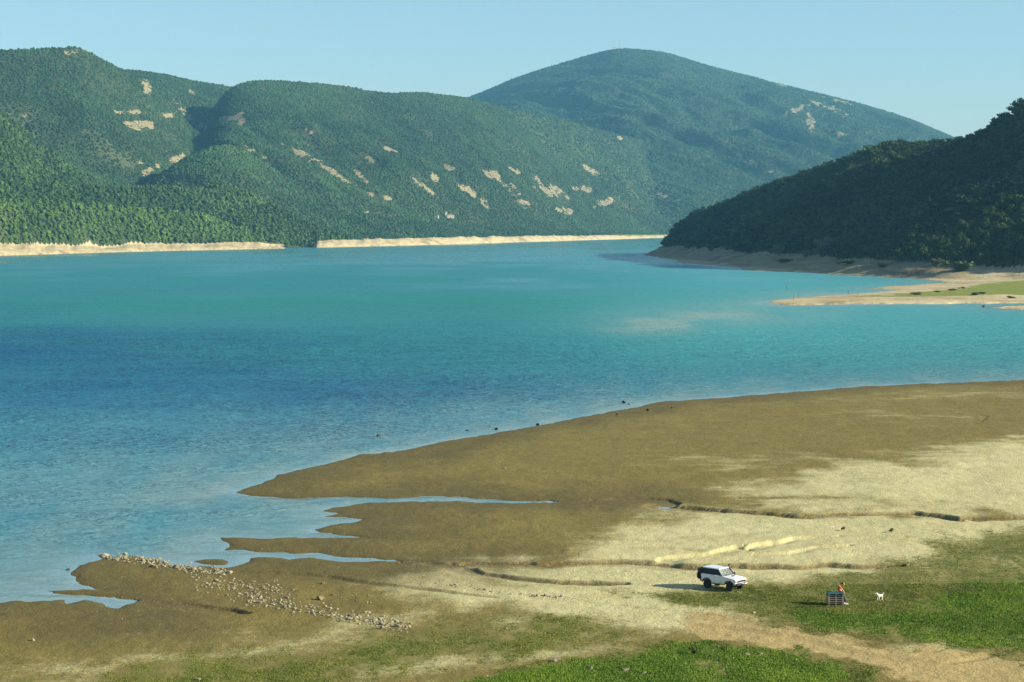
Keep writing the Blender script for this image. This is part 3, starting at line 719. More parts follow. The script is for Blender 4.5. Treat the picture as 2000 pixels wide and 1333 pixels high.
def forest_points(x0, x1, y0, y1, step, seed):
    g = np.random.default_rng(seed)
    nx, ny = int((x1 - x0) / step), int((y1 - y0) / step)
    X, Y = np.meshgrid(np.arange(nx), np.arange(ny)); X = x0 + (X + g.uniform(-.1, 1.1, X.shape)) * step; Y = y0 + (Y + g.uniform(-.1, 1.1, Y.shape)) * step
    return X.ravel(), Y.ravel(), g

def far_forest(name, step, dmin, dmax, umin, umax, rad, protos, mat, label, seed, dens=1.0):
    xs = [(umin - 1000) / F * d for d in (dmin, dmax)] + [(umax - 1000) / F * d for d in (dmin, dmax)]
    X, Y, g = forest_points(min(xs), max(xs), dmin, dmax, step, seed)
    U = 1000 + X / Y * F
    m = (U > umin) & (U < umax); X, Y, U = X[m], Y[m], U[m]
    Z = far_sample(hz, X, Y); h = rad * 1.7
    vis = (Z + h + 14 - CAMH) / Y > far_sample(RUNMAX, X, Y)
    ok = vis & (far_sample(BANK, X, Y) < 0.3) & (Z > 0.8) & (far_sample(MEAD, X, Y) < 0.45)
    b = far_sample(BARE, X, Y); gap = fbm(X / 55, Y / 120, 4, seed + 1)
    ok &= (g.uniform(0, 1, X.shape) > np.clip(b * 0.9, 0, 0.72)) & (g.uniform(0, 1, X.shape) < dens * np.clip(1.05 - 0.75 * np.clip(gap - 0.05, 0, 1) * sstep(2300, 3000, Y) * (Y < 5200), 0.3, 1))
    X, Y, Z, b = X[ok], Y[ok], Z[ok], b[ok]
    s = rad * (0.55 + 0.85 * g.uniform(0, 1, X.shape) ** 1.6) * (1 - 0.5 * np.clip(b, 0, 1))
    patch = fbm(X / 130, Y / 260, 3, seed + 5) + 0.9 * fbm(X / 26, Y / 45, 3, seed + 7)
    tint = np.clip(0.42 + 0.34 * patch + far_sample(TLAY, X, Y) + g.normal(0, 0.22, X.shape), 0, 1)
    tall = g.uniform(0.6, 1.0, X.shape)
    print(name, len(X))
    return scatter(name, protos, np.c_[X, Y, Z - 0.3], s, s * tall, g.uniform(0, 6.28, X.shape), tint, mat, label, "forest")

g0 = np.random.default_rng(11)
FAR8 = []
for k in range(5):
    v, f = lump(ICO1, g0, 0.3, 1.0, 0.1); FAR8.append((v + (0, 0, 0.3), f, g0.uniform(0.2, 0.8, len(v))))
FAR20 = [far_tree(g0) for k in range(7)]
MID = [mid_tree(g0) for k in range(7)]
far_forest("forest", 4.3, 1900, 2800, -120, 760, 3.5, MID, M_SHORELEAF, "bright green pine wood above the pale bank at the left", 501)
far_forest("forest", 4.0, 2800, 5000, -120, 1620, 2.15, FAR20, M_FARLEAF, "dense wood covering the long hills across the lake", 511)
far_forest("forest", 6.2, 5000, 8700, 640, 2050, 3.4, FAR8, M_FARLEAF, "wood covering the big rounded mountain with the masts", 531)

# right hill: near trees are things, the rest of the wood is one mass
X, Y, g = forest_points(90, 720, 960, 2400, 4.5, 541)
U = 1000 + X / Y * F; Z = right_z(X, Y)
db_ = np.interp(U, ru, d_b); dr_ = np.interp(U, ru, d_r)
start = db_ + np.interp(U, ru, ragw) * (0.2 + vnoise(X / 14, Y / 40, 221)) - 3
ok = (U > 1262) & (U < 2160) & (Y > start) & (Y < dr_ + 45) & (sdf(RS, X, Y) > 6)
X, Y, Z, U, start = X[ok], Y[ok], Z[ok], U[ok], start[ok]
rad = 2.5 * (0.55 + 1.15 * g.uniform(0, 1, X.shape) ** 1.8) * (0.9 + 0.35 * fbm(X / 40, Y / 60, 2, 557))
edge = (Y - start) < 14
rad = np.where(edge, rad * 0.85, rad)
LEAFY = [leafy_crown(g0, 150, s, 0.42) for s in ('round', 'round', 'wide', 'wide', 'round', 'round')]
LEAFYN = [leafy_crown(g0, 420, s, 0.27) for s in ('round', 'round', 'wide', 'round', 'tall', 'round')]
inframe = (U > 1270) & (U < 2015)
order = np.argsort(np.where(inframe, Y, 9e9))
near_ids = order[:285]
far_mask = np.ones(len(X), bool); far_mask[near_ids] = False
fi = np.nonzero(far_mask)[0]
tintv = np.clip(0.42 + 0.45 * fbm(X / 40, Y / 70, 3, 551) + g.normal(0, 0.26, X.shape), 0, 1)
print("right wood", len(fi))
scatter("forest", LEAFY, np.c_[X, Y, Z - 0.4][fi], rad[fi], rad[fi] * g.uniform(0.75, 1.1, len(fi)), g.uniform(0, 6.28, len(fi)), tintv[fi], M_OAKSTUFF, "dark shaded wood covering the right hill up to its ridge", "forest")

def trunk_mesh(g):
    b = MB(); p = Vector((0, 0, -0.6)); q = Vector((g.uniform(-.15, .15), g.uniform(-.15, .15), 1.9)); b.bar(p, q, 0.24, 0.16, 7)
    for k in range(4):
        a = g.uniform(0, 6.28); b.bar(q, q + Vector((math.cos(a) * 1.4, math.sin(a) * 1.4, g.uniform(1.0, 2.2))), 0.11, 0.04, 5)
    bmesh.ops.recalc_face_normals(b.bm, faces=b.bm.faces); me = bpy.data.meshes.new("trunk"); b.bm.to_mesh(me); b.bm.free(); me.materials.append(M_BARK); return me

def crown_mesh(p, mat):
    v, f, t = p; me = np_mesh("crown", v, f, 3, {"tint": t}); me.materials.append(mat); return me
CROWNS = [crown_mesh(p, M_OAKLEAF) for p in LEAFYN]; TRUNKS = [trunk_mesh(g0) for k in range(3)]

def plant_tree(name, x, y, z, r, hs, crown, trunk, label, cat, group, rz_=None):
    t = empty(name, (x, y, z), random.uniform(0, 6.28) if rz_ is None else rz_, label=label, cat=cat, group=group)
    c = link(bpy.data.objects.new("crown", crown), t); c.scale = (r, r, r * hs); c.location = (0, 0, r * 0.25)
    k = link(bpy.data.objects.new("trunk", trunk), t); k.scale = (r / 3.0,) * 3
    return t
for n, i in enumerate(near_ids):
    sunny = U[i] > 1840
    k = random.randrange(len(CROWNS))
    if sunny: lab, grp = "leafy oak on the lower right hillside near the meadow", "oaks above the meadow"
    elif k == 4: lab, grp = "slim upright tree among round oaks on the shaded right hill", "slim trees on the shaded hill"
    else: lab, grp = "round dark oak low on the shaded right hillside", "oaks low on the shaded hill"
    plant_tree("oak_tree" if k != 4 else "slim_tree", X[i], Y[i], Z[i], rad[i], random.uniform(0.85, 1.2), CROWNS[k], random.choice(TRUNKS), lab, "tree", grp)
# ------------------------------------------------------------------ grass of the near shore
def tuft(g, nb):
    vs, fs = [], []
    for k in range(nb):
        a = g.uniform(0, 6.28); r = g.uniform(0, 0.5); bx, by = r * math.cos(a), r * math.sin(a)
        w = g.uniform(0.12, 0.26); h = g.uniform(0.5, 1.0); o = len(vs); b = g.uniform(0, 6.28); lx, ly = 0.5 * math.cos(a) * g.uniform(.2, 1), 0.5 * math.sin(a) * g.uniform(.2, 1)
        vs += [(bx - w * math.cos(b), by - w * math.sin(b), -0.05), (bx + w * math.cos(b), by + w * math.sin(b), -0.05), (bx + lx, by + ly, h)]
        fs.append((o, o + 1, o + 2))
    return np.array(vs), np.array(fs), np.repeat(g.uniform(0.1, 0.9, nb), 3)
TUFTS = [tuft(g0, 6) for k in range(8)]
t = NT("meadow_grass_blades"); tin = t.attr("tint")
M_GRASS = t.done(t.mix(t.ramp(tin, 0.15, 0.9), (0.052, 0.130, 0.007), (0.205, 0.295, 0.028)), 0.7, spec=0.25)
gg = np.random.default_rng(601)
NT_ = 560000
w_ = gg.uniform(1 / 160.0, 1 / 124.0, NT_); y = np.where(gg.uniform(0, 1, NT_) < 0.78, 1 / w_, gg.uniform(150, 215, NT_)); u = gg.uniform(-250, 2550, NT_); x = (u - 1000) / F * y
dn = near_sample(GR, x, y) + 0.30 * fbm(x / 0.9, y / 1.6, 3, 605) - 0.05
ok = (gg.uniform(0, 1, NT_) < np.clip((dn - 0.28) * 1.7, 0, 1))
x, y, dn = x[ok], y[ok], dn[ok]; z = near_sample(gz, x, y)
dry = fbm(x / 2.5, y / 6, 4, 611)
tint = np.clip(0.50 + 0.35 * dry + gg.normal(0, 0.16, x.shape) + 0.10 * (0.7 - dn), 0, 1)
rr = gg.uniform(0.06, 0.15, x.shape); hh = rr * gg.uniform(0.5, 1.1, x.shape) * (0.45 + 0.7 * np.clip(dn, 0, 1.3))
lushv = near_sample(np.clip(np.maximum(lush, lush2) / 3, -1, 1), x, y) + 0.9 * fbm(x / 2.5, y / 6, 4, 617)
ang = gg.uniform(0, 6.28, x.shape); il = lushv > 0.0
P_ = np.c_[x, y, z]
scatter("grass", TUFTS, P_[il], rr[il], hh[il], ang[il], tint[il], M_GRASS, "thick bright green grass beside the path", "grass")
t = NT("dry_meadow_blades"); M_DRYG = t.done(t.mix(t.ramp(t.attr("tint"), 0.1, 0.9), (0.058, 0.105, 0.010), (0.225, 0.235, 0.050)), 0.75, spec=0.2)
scatter("grass", TUFTS, P_[~il], rr[~il] * 0.85, hh[~il] * 0.75, ang[~il], tint[~il], M_DRYG, "thin olive grass scattered over the drier ground", "grass")

# ------------------------------------------------------------------ stones
def rock_mesh(g, name, mat, flat=0.7):
    bm = bmesh.new()
    for k in range(16):
        d = g.normal(0, 1, 3); d /= np.linalg.norm(d); d *= g.uniform(0.75, 1.0); bm.verts.new((d[0], d[1] * 0.85, d[2] * flat))
    r = bmesh.ops.convex_hull(bm, input=bm.verts[:]); bmesh.ops.delete(bm, geom=[v for v in bm.verts if not v.link_faces], context='VERTS')
    bmesh.ops.bevel(bm, geom=bm.edges[:], offset=0.05, segments=1, affect='EDGES')
    me = bpy.data.meshes.new(name); bm.to_mesh(me); bm.free(); me.materials.append(mat); return me
def mat_rock(name, a, b):
    t = NT(name); n = t.noise(4, 5, 0.65, t.objco()); oi = t.n("ShaderNodeObjectInfo").outputs["Random"]
    c = t.mix(t.ramp(n, 0.35, 0.7), a, b); c = t.mix(t.math('MULTIPLY', oi, 0.85), c, t.mix(1.0, c, (0.50, 0.46, 0.38), 'MULTIPLY'))
    return t.done(c, 0.9, t.bump(n, 0.5, 0.15), spec=0.25)
M_STONE = mat_rock("pale_limestone", (0.28, 0.245, 0.16), (0.42, 0.375, 0.26)); M_DARKSTONE = mat_rock("dark_wet_stone", (0.035, 0.03, 0.024), (0.075, 0.065, 0.05))
STONES = [rock_mesh(g0, "stone", M_STONE, 0.65) for k in range(9)]; DARKS = [rock_mesh(g0, "stone", M_DARKSTONE, 0.8) for k in range(3)]
def stone(u, v, size, label, group=None, meshes=STONES, sink=0.25, name="stone"):
    x, y, z = PL(u, v, gz)
    o = link(bpy.data.objects.new(name, random.choice(meshes))); s = size * 0.62
    o.scale = (s * random.uniform(.85, 1.3), s * random.uniform(.8, 1.1), s * random.uniform(.75, 1.05)); o.rotation_euler = (random.uniform(-.2, .2), random.uniform(-.2, .2), random.uniform(0, 6.28))
    o.location = (x, y, max(z, -0.06) + s * (0.5 - sink)); return props(o, label, "stone", group)
def stone_band(n, line, wpx, smin, smax, label, group):
    P = np.asarray(line, float); seg = np.hypot(*(P[1:] - P[:-1]).T); cum = np.r_[0, np.cumsum(seg)]
    for k in range(n):
        a = random.uniform(0, cum[-1])
        for _ in range(6):
            if vnoise(a / 9.0, n * 1.0, 7) + random.uniform(-.15, .15) > 0.45: break
            a = random.uniform(0, cum[-1])
        i = min(np.searchsorted(cum, a, 'right') - 1, len(seg) - 1); q = P[i] + (P[i + 1] - P[i]) * (a - cum[i]) / seg[i]
        stone(q[0] + random.gauss(0, 3), q[1] + random.gauss(0, wpx / 2), smin + (smax * 1.25 - smin) * random.random() ** 3, label, group)
stone_band(62, [(200, 1088), (240, 1088), (285, 1094), (325, 1099)], 5, 0.16, 0.48, "pale broken stone heaped along the tip of the mud point", "stones at the tip of the point")
stone_band(62, [(270, 1098), (330, 1108), (390, 1116), (446, 1121)], 7, 0.16, 0.46, "pale stone in the wall line across the mud point", "stones of the wall line")
stone_band(58, [(385, 1135), (440, 1146), (500, 1150), (560, 1155)], 15, 0.12, 0.36, "pale stone strewn over the brown mud inland of the point", "stones strewn over the mud")
stone_band(62, [(475, 1168), (560, 1182), (650, 1200), (720, 1212), (785, 1222)], 10, 0.14, 0.42, "pale stone in the long stone band ending below the mudflat", "stones of the long band")
stone_band(16, [(640, 1160), (700, 1172), (745, 1180)], 9, 0.12, 0.30, "small pale stone scattered right of the big boulder", "stones right of the boulder")
stone_band(26, [(845, 1139), (890, 1146), (960, 1155), (1040, 1164), (1100, 1168)], 3, 0.12, 0.40, "pale stone in the thin row over the dry sand", "stones of the thin row")
for u, v, s, lab in [(627, 1172, 0.72, "biggest pale boulder lying alone on the brown mud"), (630, 1141, 0.42, "pale stone standing alone above the big boulder"), (491, 1169, 0.40, "rounded pale stone at the upper end of the long stone band"),
    (508, 1168, 0.42, "pale rounded stone beside its twin at the head of the long band"), (448, 1120, 0.52, "large pale block ending the wall line of the mud point"), (378, 1113, 0.50, "tall pale block in the middle of the wall line"),
    (322, 1100, 0.55, "broad pale slab on top of the heap at the tip of the point"), (560, 1168, 0.36, "low flat pale stone on mud just left of the boulder"), (668, 1214, 0.50, "largest block in the lower half of the long band"),
    (63, 1252, 0.42, "flat pale stone alone on the mud at the far left"), (570, 1279, 0.28, "small white stone in the sparse grass below the long band"), (387, 1329, 0.5, "grey flat stone at the bottom edge of the photo"),
    (986, 916, 0.42, "small pale stone alone in the middle of the upper mudflat"), (1447, 974, 0.34, "pale stone on mud above the sandy gully"), (1080, 1294, 0.62, "pale rock in a little heap where the bare strip meets the grass"),
    (1088, 1290, 0.45, "smaller pale rock leaning in the little heap by the bare strip"), (1153, 1307, 0.42, "pale stone in the bright grass right of the little heap"), (1222, 1311, 0.5, "broad pale stone in the bright grass below the path"),
    (1258, 1317, 0.42, "pale stone right of the broad one in the bright grass"), (1460, 1280, 0.36, "pale stone in bright grass right of the dark bush"), (1486, 1279, 0.30, "smaller pale stone beside another right of the dark bush"),
    (990, 1229, 0.30, "pale stone in the olive grass beneath the dry sand"), (1473, 1198, 0.34, "white stone on the grass edge above the path"), (1098, 1166, 0.46, "pale block at the right end of the thin row"), (890, 1143, 0.42, "pale block near the left end of the thin row")]:
    stone(u, v, s, lab)
for u, v, s, lab in [(739, 869, 0.62, "dark stone alone in the shallow water, farthest out on the left"), (912, 849, 0.42, "small dark stone in the water just off the mudflat edge"), (970, 843, 0.66, "dark upright stone on the waterline left of another like it"),
    (1050, 832, 0.68, "tallest dark stone standing on the mudflat waterline"), (1205, 811, 0.42, "little dark stone on the mud edge below a pair in the water"), (1218, 793, 0.75, "larger dark stone of the pair lying off the mudflat"),
    (1228, 794, 0.36, "smaller dark stone of the pair lying off the mudflat"), (1265, 803, 0.60, "mossy dark stone on the mud near the shoreline bend"), (1312, 798, 0.36, "dark stone on the upper mudflat right of the bend"), (133, 1115, 0.42, "dark stone in the water off the left end of the point")]:
    stone(u, v, s, lab, None, DARKS, 0.1)
# countless pebbles
PEB = []
for k in range(5):
    v, f = lump(ICO1, g0, 0.3, 0.6, -0.9); PEB.append((v, f, np.full(len(v), g0.uniform(0, 1))))
t = NT("pebble_stone"); M_PEB = t.done(t.mix(t.attr("tint"), (0.20, 0.170, 0.095), (0.38, 0.34, 0.23)), 0.9, spec=0.2)
pu, pv, ps = [], [], []
def pebbles(n, line, wpx, smin, smax):
    P = np.asarray(line, float); a = gg.uniform(0, len(P) - 1.001, n); i = a.astype(int); q = P[i] + (P[i + 1] - P[i]) * (a - i)[:, None]
    pu.extend(q[:, 0] + gg.normal(0, 6, n)); pv.extend(q[:, 1] + gg.normal(0, wpx / 2, n)); ps.extend(smin + (smax - smin) * gg.uniform(0, 1, n) ** 2.5)
pebbles(520, [(200, 1088), (285, 1095), (360, 1108), (446, 1122)], 8, 0.03, 0.16)
pebbles(420, [(380, 1130), (440, 1146), (500, 1152), (570, 1160)], 20, 0.02, 0.13)
pebbles(560, [(475, 1168), (560, 1182), (650, 1200), (720, 1212), (800, 1226)], 13, 0.02, 0.16)
pebbles(260, [(800, 1130), (890, 1146), (960, 1155), (1040, 1164), (1110, 1170)], 8, 0.02, 0.09)
pebbles(200, [(1110, 1168), (1180, 1180), (1280, 1190), (1400, 1200)], 2.0, 0.02, 0.06)
pebbles(500, [(200, 1180), (500, 1230), (800, 1230), (1000, 1190)], 60, 0.015, 0.06)
pebbles(260, [(500, 1060), (800, 1030), (1100, 1000)], 70, 0.015, 0.06)
pebbles(260, [(700, 920), (1100, 880), (1700, 820)], 60, 0.02, 0.08)
pebbles(160, [(900, 1300), (1300, 1300), (1600, 1320)], 30, 0.02, 0.08)
pp = np.array([PL(a, b, gz) for a, b in zip(pu, pv)]); pz = near_sample(gz, pp[:, 0], pp[:, 1]); ps = np.array(ps)
scatter("pebbles", PEB, np.c_[pp[:, 0], pp[:, 1], pz + ps * 0.2], ps, ps, gg.uniform(0, 6.28, len(ps)), gg.uniform(0, 1, len(ps)), M_PEB, "small pale pebbles and rubble sprinkled over the near shore", "pebbles")

# ------------------------------------------------------------------ shrubs, saplings, stumps
SHRUB_LEAF = mat_leaf("dark_shrub_leaves", (0.028, 0.048, 0.012), (0.075, 0.105, 0.022)); PALE_LEAF = mat_leaf("grey_green_leaves", (0.055, 0.065, 0.028), (0.115, 0.125, 0.055))
SHRUBS = [crown_mesh(leafy_crown(g0, 260, 'round', 0.34), SHRUB_LEAF) for k in range(3)]; PALES = [crown_mesh(leafy_crown(g0, 260, 'round', 0.34), PALE_LEAF) for k in range(2)]
def shrub(name, loc, r, hs, label, cat="shrub", meshes=SHRUBS, group=None):
    t = empty(name, loc, random.uniform(0, 6), label=label, cat=cat, group=group)
    c = link(bpy.data.objects.new("foliage", random.choice(meshes)), t); c.scale = (r, r, r * hs); c.location = (0, 0, -0.38 * r * hs if hs < 0.6 else 0.02)
    b = MB()
    for k in range(5):
        a = random.uniform(0, 6.28); b.bar((0, 0, -0.1), (math.cos(a) * r * .5, math.sin(a) * r * .5, r * hs * 0.9), 0.04 * r, 0.015 * r, 5)
    b.build("stems", M_BARK, t); return t
def LN(u, v):
    x, y, z = PL(u, v, gz); return (x, y, float(near_sample(gz, x, y)))
shrub("bush", LN(1355, 1279), 0.30, 1.0, "small dark bush alone in the bright grass beneath the path")
shrub("bush", LN(1741, 1040), 0.27, 0.7, "dark little bush on sand at the upper edge of the meadow")
shrub("bush", LN(1648, 1037), 0.24, 0.8, "grey little bush on pale sand left of a darker one", meshes=PALES)
for u, v, r, hs, lab, ms in [(1790, 576, 2.4, 0.28, "low dark shrub at the left end of the spit meadow", SHRUBS), (1905, 577, 2.6, 0.28, "wide dark shrub on the sand below the spit meadow", SHRUBS), (1918, 575, 1.9, 0.3, "dark shrub touching the wide one below the spit meadow", SHRUBS),
    (1860, 568, 1.8, 0.3, "dark shrub on the upper edge of the spit meadow", SHRUBS), (1880, 564, 1.6, 0.3, "dark shrub farthest back along the spit meadow edge", SHRUBS), (1975, 583, 2.0, 0.3, "flat shrub on the spit near the right edge of the photo", SHRUBS), (1830, 571, 1.4, 0.3, "small shrub midway along the meadow edge", SHRUBS),
    (1656, 517, 5.5, 0.35, "flat dark thicket lying across the shaded bank", SHRUBS), (1532, 513, 6.5, 0.25, "low green thicket on the shaded bank below bare shrubs", SHRUBS), (1722, 522, 3.6, 0.4, "dark bush on the shaded bank right of the flat thicket", SHRUBS),
    (1873, 530, 7.5, 0.5, "broad dark bush at the foot of the hill near the meadow", SHRUBS), (1604, 502, 6.6, 1.0, "round olive bush with visible stems standing out on the bank", PALES), (1521, 500, 4.5, 0.9, "grey bare looking shrub at the forest edge above the bank", PALES),
    (1390, 492, 4.2, 0.8, "grey shrub at the forest edge near the hill's point", PALES), (1830, 524, 4.0, 0.7, "grey shrub at the foot of the dark wood", PALES), (1572, 505, 3.5, 0.8, "grey shrub just left of the round olive bush", PALES)]:
    shrub("shrub", PR(u, v), r, hs, lab, meshes=ms)
M_DEAD = plain("dead_grey_wood", (0.16, 0.13, 0.10), 0.9, scale=8); M_PALEWOOD = plain("bleached_wood", (0.36, 0.31, 0.22), 0.9, scale=8)
def sapling(loc, h, label, n=7, r=0.05, lean=0.1, mat=M_DEAD, name="dead_sapling", group=None, spread=0.35):
    b = MB(); top = Vector((random.uniform(-lean, lean) * h, random.uniform(-lean, lean) * h, h)); b.bar((0, 0, -0.4), top, r, r * 0.4, 6)
    for k in range(n):
        p = top * random.uniform(0.3, 0.95); a = random.uniform(0, 6.28); L = h * random.uniform(0.2, 0.4); b.bar(p, p + Vector((math.cos(a) * L * spread * 2, math.sin(a) * L * spread * 2, L * 0.8)), r * 0.45, r * 0.15, 5)
    o = b.build(name, mat); o.location = loc; return props(o, label, "sapling", group)
for u, v, h, lab in [(1537, 584, 3.2, "thin bare sapling nearest the tip of the sand spit"), (1549, 590, 2.9, "thin bare sapling on the near edge of the spit tip"), (1560, 584, 3.4, "tallest bare sapling of the three at the spit tip"), (1675, 580, 1.5, "short bare stick alone halfway along the spit")]:
    p = PR(u, v); sapling((p[0], p[1], max(p[2], 0) + .05), h, lab, 5, 0.07, 0.08, spread=0.15)
for u, v, h, n, lab in [(1330, 510, 6.5, 5, "dark dead stump trunk at the water's edge near the point"), (1461, 521, 5.0, 3, "bare pole on the shaded bank below the wood"), (1466, 521, 4.2, 3, "shorter bare pole beside another on the shaded bank"), (1677, 534, 4.0, 9, "bare branching sapling low on the shaded bank"),
    (1829, 541, 3.6, 6, "bare sapling at the right end of the shaded bank"), (1780, 538, 3.2, 6, "bare sapling between two others on the shaded bank"), (1700, 520, 4.0, 10, "tangled dead branches on the bank beneath the wood"), (1512, 508, 5.0, 10, "dead twisted shrub left of the low green thicket"), (1570, 508, 5.5, 10, "dead forked tree beside the grey shrub")]:
    sapling(PR(u, v), h, lab, n, 0.14, 0.15)
for u, v, h, lab in [(1323, 533, 2.2, "bleached dead branches sticking out of the turquoise water"), (1680, 552, 3.2, "bleached bush top standing in the shallows off the bank")]:
    x, y = Pz(u, v, 0.0); sapling((x, y, 0), h, lab, 12, 0.10, 0.2, M_PALEWOOD, "dead_branches", spread=0.9)
x, y = Pz(1921, 600, 0.0); o = link(bpy.data.objects.new("stump", DARKS[0])); o.location = (x, y, 0.2); o.scale = (0.6, 0.6, 0.75); props(o, "dark stump in the water between the two sand spits", "stump")

# ------------------------------------------------------------------ far buildings and masts
M_WHITEWALL = plain("whitewash", (0.62, 0.58, 0.49), 0.85, var=0.12); M_TILE = plain("clay_tiles", (0.36, 0.18, 0.10), 0.85, var=0.3); M_SHUT = plain("dark_openings", (0.05, 0.045, 0.04), 0.5)
def house(loc, w, d, h, rz, label, tower=False):
    t = empty("house", (loc[0], loc[1], loc[2] - 0.3), rz, label=label, cat="house")
    MB().box((0, 0, h / 2), (w, d, h)).build("wall", M_WHITEWALL, t)
    MB().prism([(-w / 2 - .4, h), (w / 2 + .4, h), (w / 2 + .3, h + .25), (0, h + w * 0.22), (-w / 2 - .3, h + .25)], -d / 2 - .4, d / 2 + .4).build("roof", M_TILE, t)
    for k in (-1, 1): MB().box((k * w * 0.25, -d / 2 - 0.03, h * 0.6), (0.9, 0.12, 1.3)).build("window", M_SHUT, t)
    MB().box((0, -d / 2 - 0.03, 1.05), (1.1, 0.12, 2.1)).build("door", M_SHUT, t)
    if tower:
        tw = MB().box((-w / 2 - 1.9, 0, 5.2), (3.8, 3.8, 10.4)).build("tower", M_WHITEWALL, t)
        MB().lathe([(3.0, 0), (2.9, .3), (0.1, 1.6)], 4, 'Z', (-w / 2 - 1.9, 0, 10.4)).build("tower_roof", M_TILE, tw)
def clear_lift(p, k): return (p[0], p[1], p[2] + k)
house(clear_lift(PF(880, 430), 3.0), 12, 8, 6, 0.1, "white farmhouse with a square tower among the trees", True)
house(clear_lift(PF(853, 430), 3.0), 6, 5, 5, -0.1, "small white cottage left of the farmhouse with a tower")
M_MASTW = plain("white_mast_paint", (0.75, 0.73, 0.70), 0.6); M_MASTR = plain("red_mast_paint", (0.55, 0.10, 0.06), 0.6)
def mast(u, h, label):
    kx = (u - 1000) / F; ds = 8200.0; x = kx * ds; z = float(far_sample(hz, x, ds)) - 1
    t = empty("radio_mast", (x, ds, z), 0, label=label, cat="mast")
    for k in range(6):
        b = MB(); z0, z1 = h * k / 6, h * (k + 1) / 6; w0, w1 = 1.3 * (1 - k / 9), 1.3 * (1 - (k + 1) / 9)
        cs = [(-1, -1), (1, -1), (1, 1), (-1, 1)]
        for i, (a, c) in enumerate(cs):
            b.bar((a * w0, c * w0, z0), (a * w1, c * w1, z1), 0.28, n=5); a2, c2 = cs[(i + 1) % 4]; b.bar((a * w0, c * w0, z0), (a2 * w1, c2 * w1, z1), 0.16, n=4)
        b.build("mast_section", M_MASTR if k % 2 else M_MASTW, t)
    MB().bar((0, 0, h), (0, 0, h + 4), 0.25, 0.1, 5).build("antenna", M_MASTW, t)
mast(1195.5, 34, "slimmer left radio mast on the mountain summit"); mast(1210, 40, "taller red and white radio mast on the mountain summit")
x = 200 / F * 8190; z = float(far_sample(hz, x, 8190.0)); t = empty("hut", (x, 8190, z + 2), 0, label="white hut between the radio masts on the summit", cat="hut")
MB().box((0, 0, 3.5), (9, 6, 7)).build("wall", M_WHITEWALL, t); MB().box((0, 0, 7.2), (10, 7, 0.5)).build("roof", M_TILE, t)

# ------------------------------------------------------------------ four-wheel-drive car
def mat_paint(name, col, rough=0.32):
    t = NT(name); n = t.noise(3.0, 5, 0.6, t.objco()); low = t.n("ShaderNodeSeparateXYZ"); t.put(low.inputs[0], t.objco())
    dirt = t.math('MULTIPLY', t.ramp(low.outputs[2], 1.0, 0.5), t.ramp(n, 0.35, 0.65))
    c = t.mix(t.math('MULTIPLY', dirt, 0.55), col, (0.30, 0.25, 0.16)); c = t.mix(t.ramp(n, 0.55, 0.75, 0, 0.12), c, (0.4, 0.38, 0.3))
    return t.done(c, rough, **{"Coat Weight": 0.4})
M_PAINT = mat_paint("white_car_paint", (0.80, 0.82, 0.82)); M_BLACK = plain("black_plastic", (0.018, 0.018, 0.02), 0.55); M_RUBBER = plain("tyre_rubber", (0.022, 0.021, 0.020), 0.85, scale=12)
M_RIM = plain("dark_steel_rim", (0.05, 0.05, 0.055), 0.45, 0.6); M_CHROME = plain("dull_chrome", (0.55, 0.55, 0.55), 0.3, 0.9); M_LENS = plain("lamp_lens", (0.75, 0.76, 0.72), 0.15); M_AMBER = plain("amber_lens", (0.75, 0.22, 0.03), 0.25); M_RED = plain("red_lens", (0.5, 0.03, 0.02), 0.25)
M_SEAT = plain("pale_seat_cloth", (0.52, 0.49, 0.38), 0.9); M_CABIN = plain("cabin_plastic", (0.06, 0.06, 0.06), 0.7); M_PLATE = plain("plate_white", (0.75, 0.75, 0.72), 0.4)
t = NT("tinted_glass"); M_TINT = t.done((0.010, 0.011, 0.012), 0.10, spec=0.25)
t = NT("windscreen_glass"); M_SCREEN = t.done((0.72, 0.80, 0.74), 0.02, spec=0.5, **{"Transmission Weight": 0.82, "IOR": 1.12})
cx, cy, cz = LN(1413, 1149.5)
car = empty("car", (cx, cy, cz - 0.02), R(-42), label="white three-door off-road car with a black snorkel and rear spare wheel", cat="car"); car.scale = (0.905,) * 3
WB, TR, TY = 1.2, 0.74, 0.385
def arch(cxw, r, z0, rev):
    a0 = math.asin((z0 - 0.42) / r); return [(cxw + r * math.cos(math.pi - a0 - (math.pi - 2 * a0) * k / 10) * (1 if not rev else 1), 0.42 + r * math.sin(math.pi - a0 - (math.pi - 2 * a0) * k / 10)) for k in range(11)]
ZS = 0.56
side = [(-1.78, 0.64), (-1.66, ZS)] + arch(-WB, 0.47, ZS, 0) + arch(WB, 0.47, ZS, 0) + [(1.80, 0.60), (1.86, 0.66), (1.87, 0.98), (1.84, 1.05), (1.70, 1.10), (0.66, 1.215), (0.5, 1.24), (-1.80, 1.25), (-1.84, 1.18)]
body_ = MB().prism(side, -0.83, 0.83).build("body", M_PAINT, car, bevel=0.035)
# hood bulge and scoop, doors, sill
MB().box((1.16, 0, 1.165), (1.0, 1.05, 0.035), (0, R(6.1), 0), 0.015).build("hood", M_PAINT, car)
MB().box((0.95, 0.10, 1.215), (0.20, 0.42, 0.05), (0, R(6.1), 0), 0.02).build("hood_scoop", M_BLACK, car)
for s in (-1, 1):
    d = MB().box((0.10, s * 0.832, 0.90), (1.12, 0.016, 0.60), None, 0.006).build("door", M_PAINT, car)
    MB().box((-0.36, s * 0.848, 1.08), (0.16, 0.02, 0.035), None, 0.006).build("handle", M_BLACK, d)
    MB().box((0.0, s * 0.82, 0.52), (1.42, 0.10, 0.06), None, 0.02).build("side_step", M_BLACK, car)
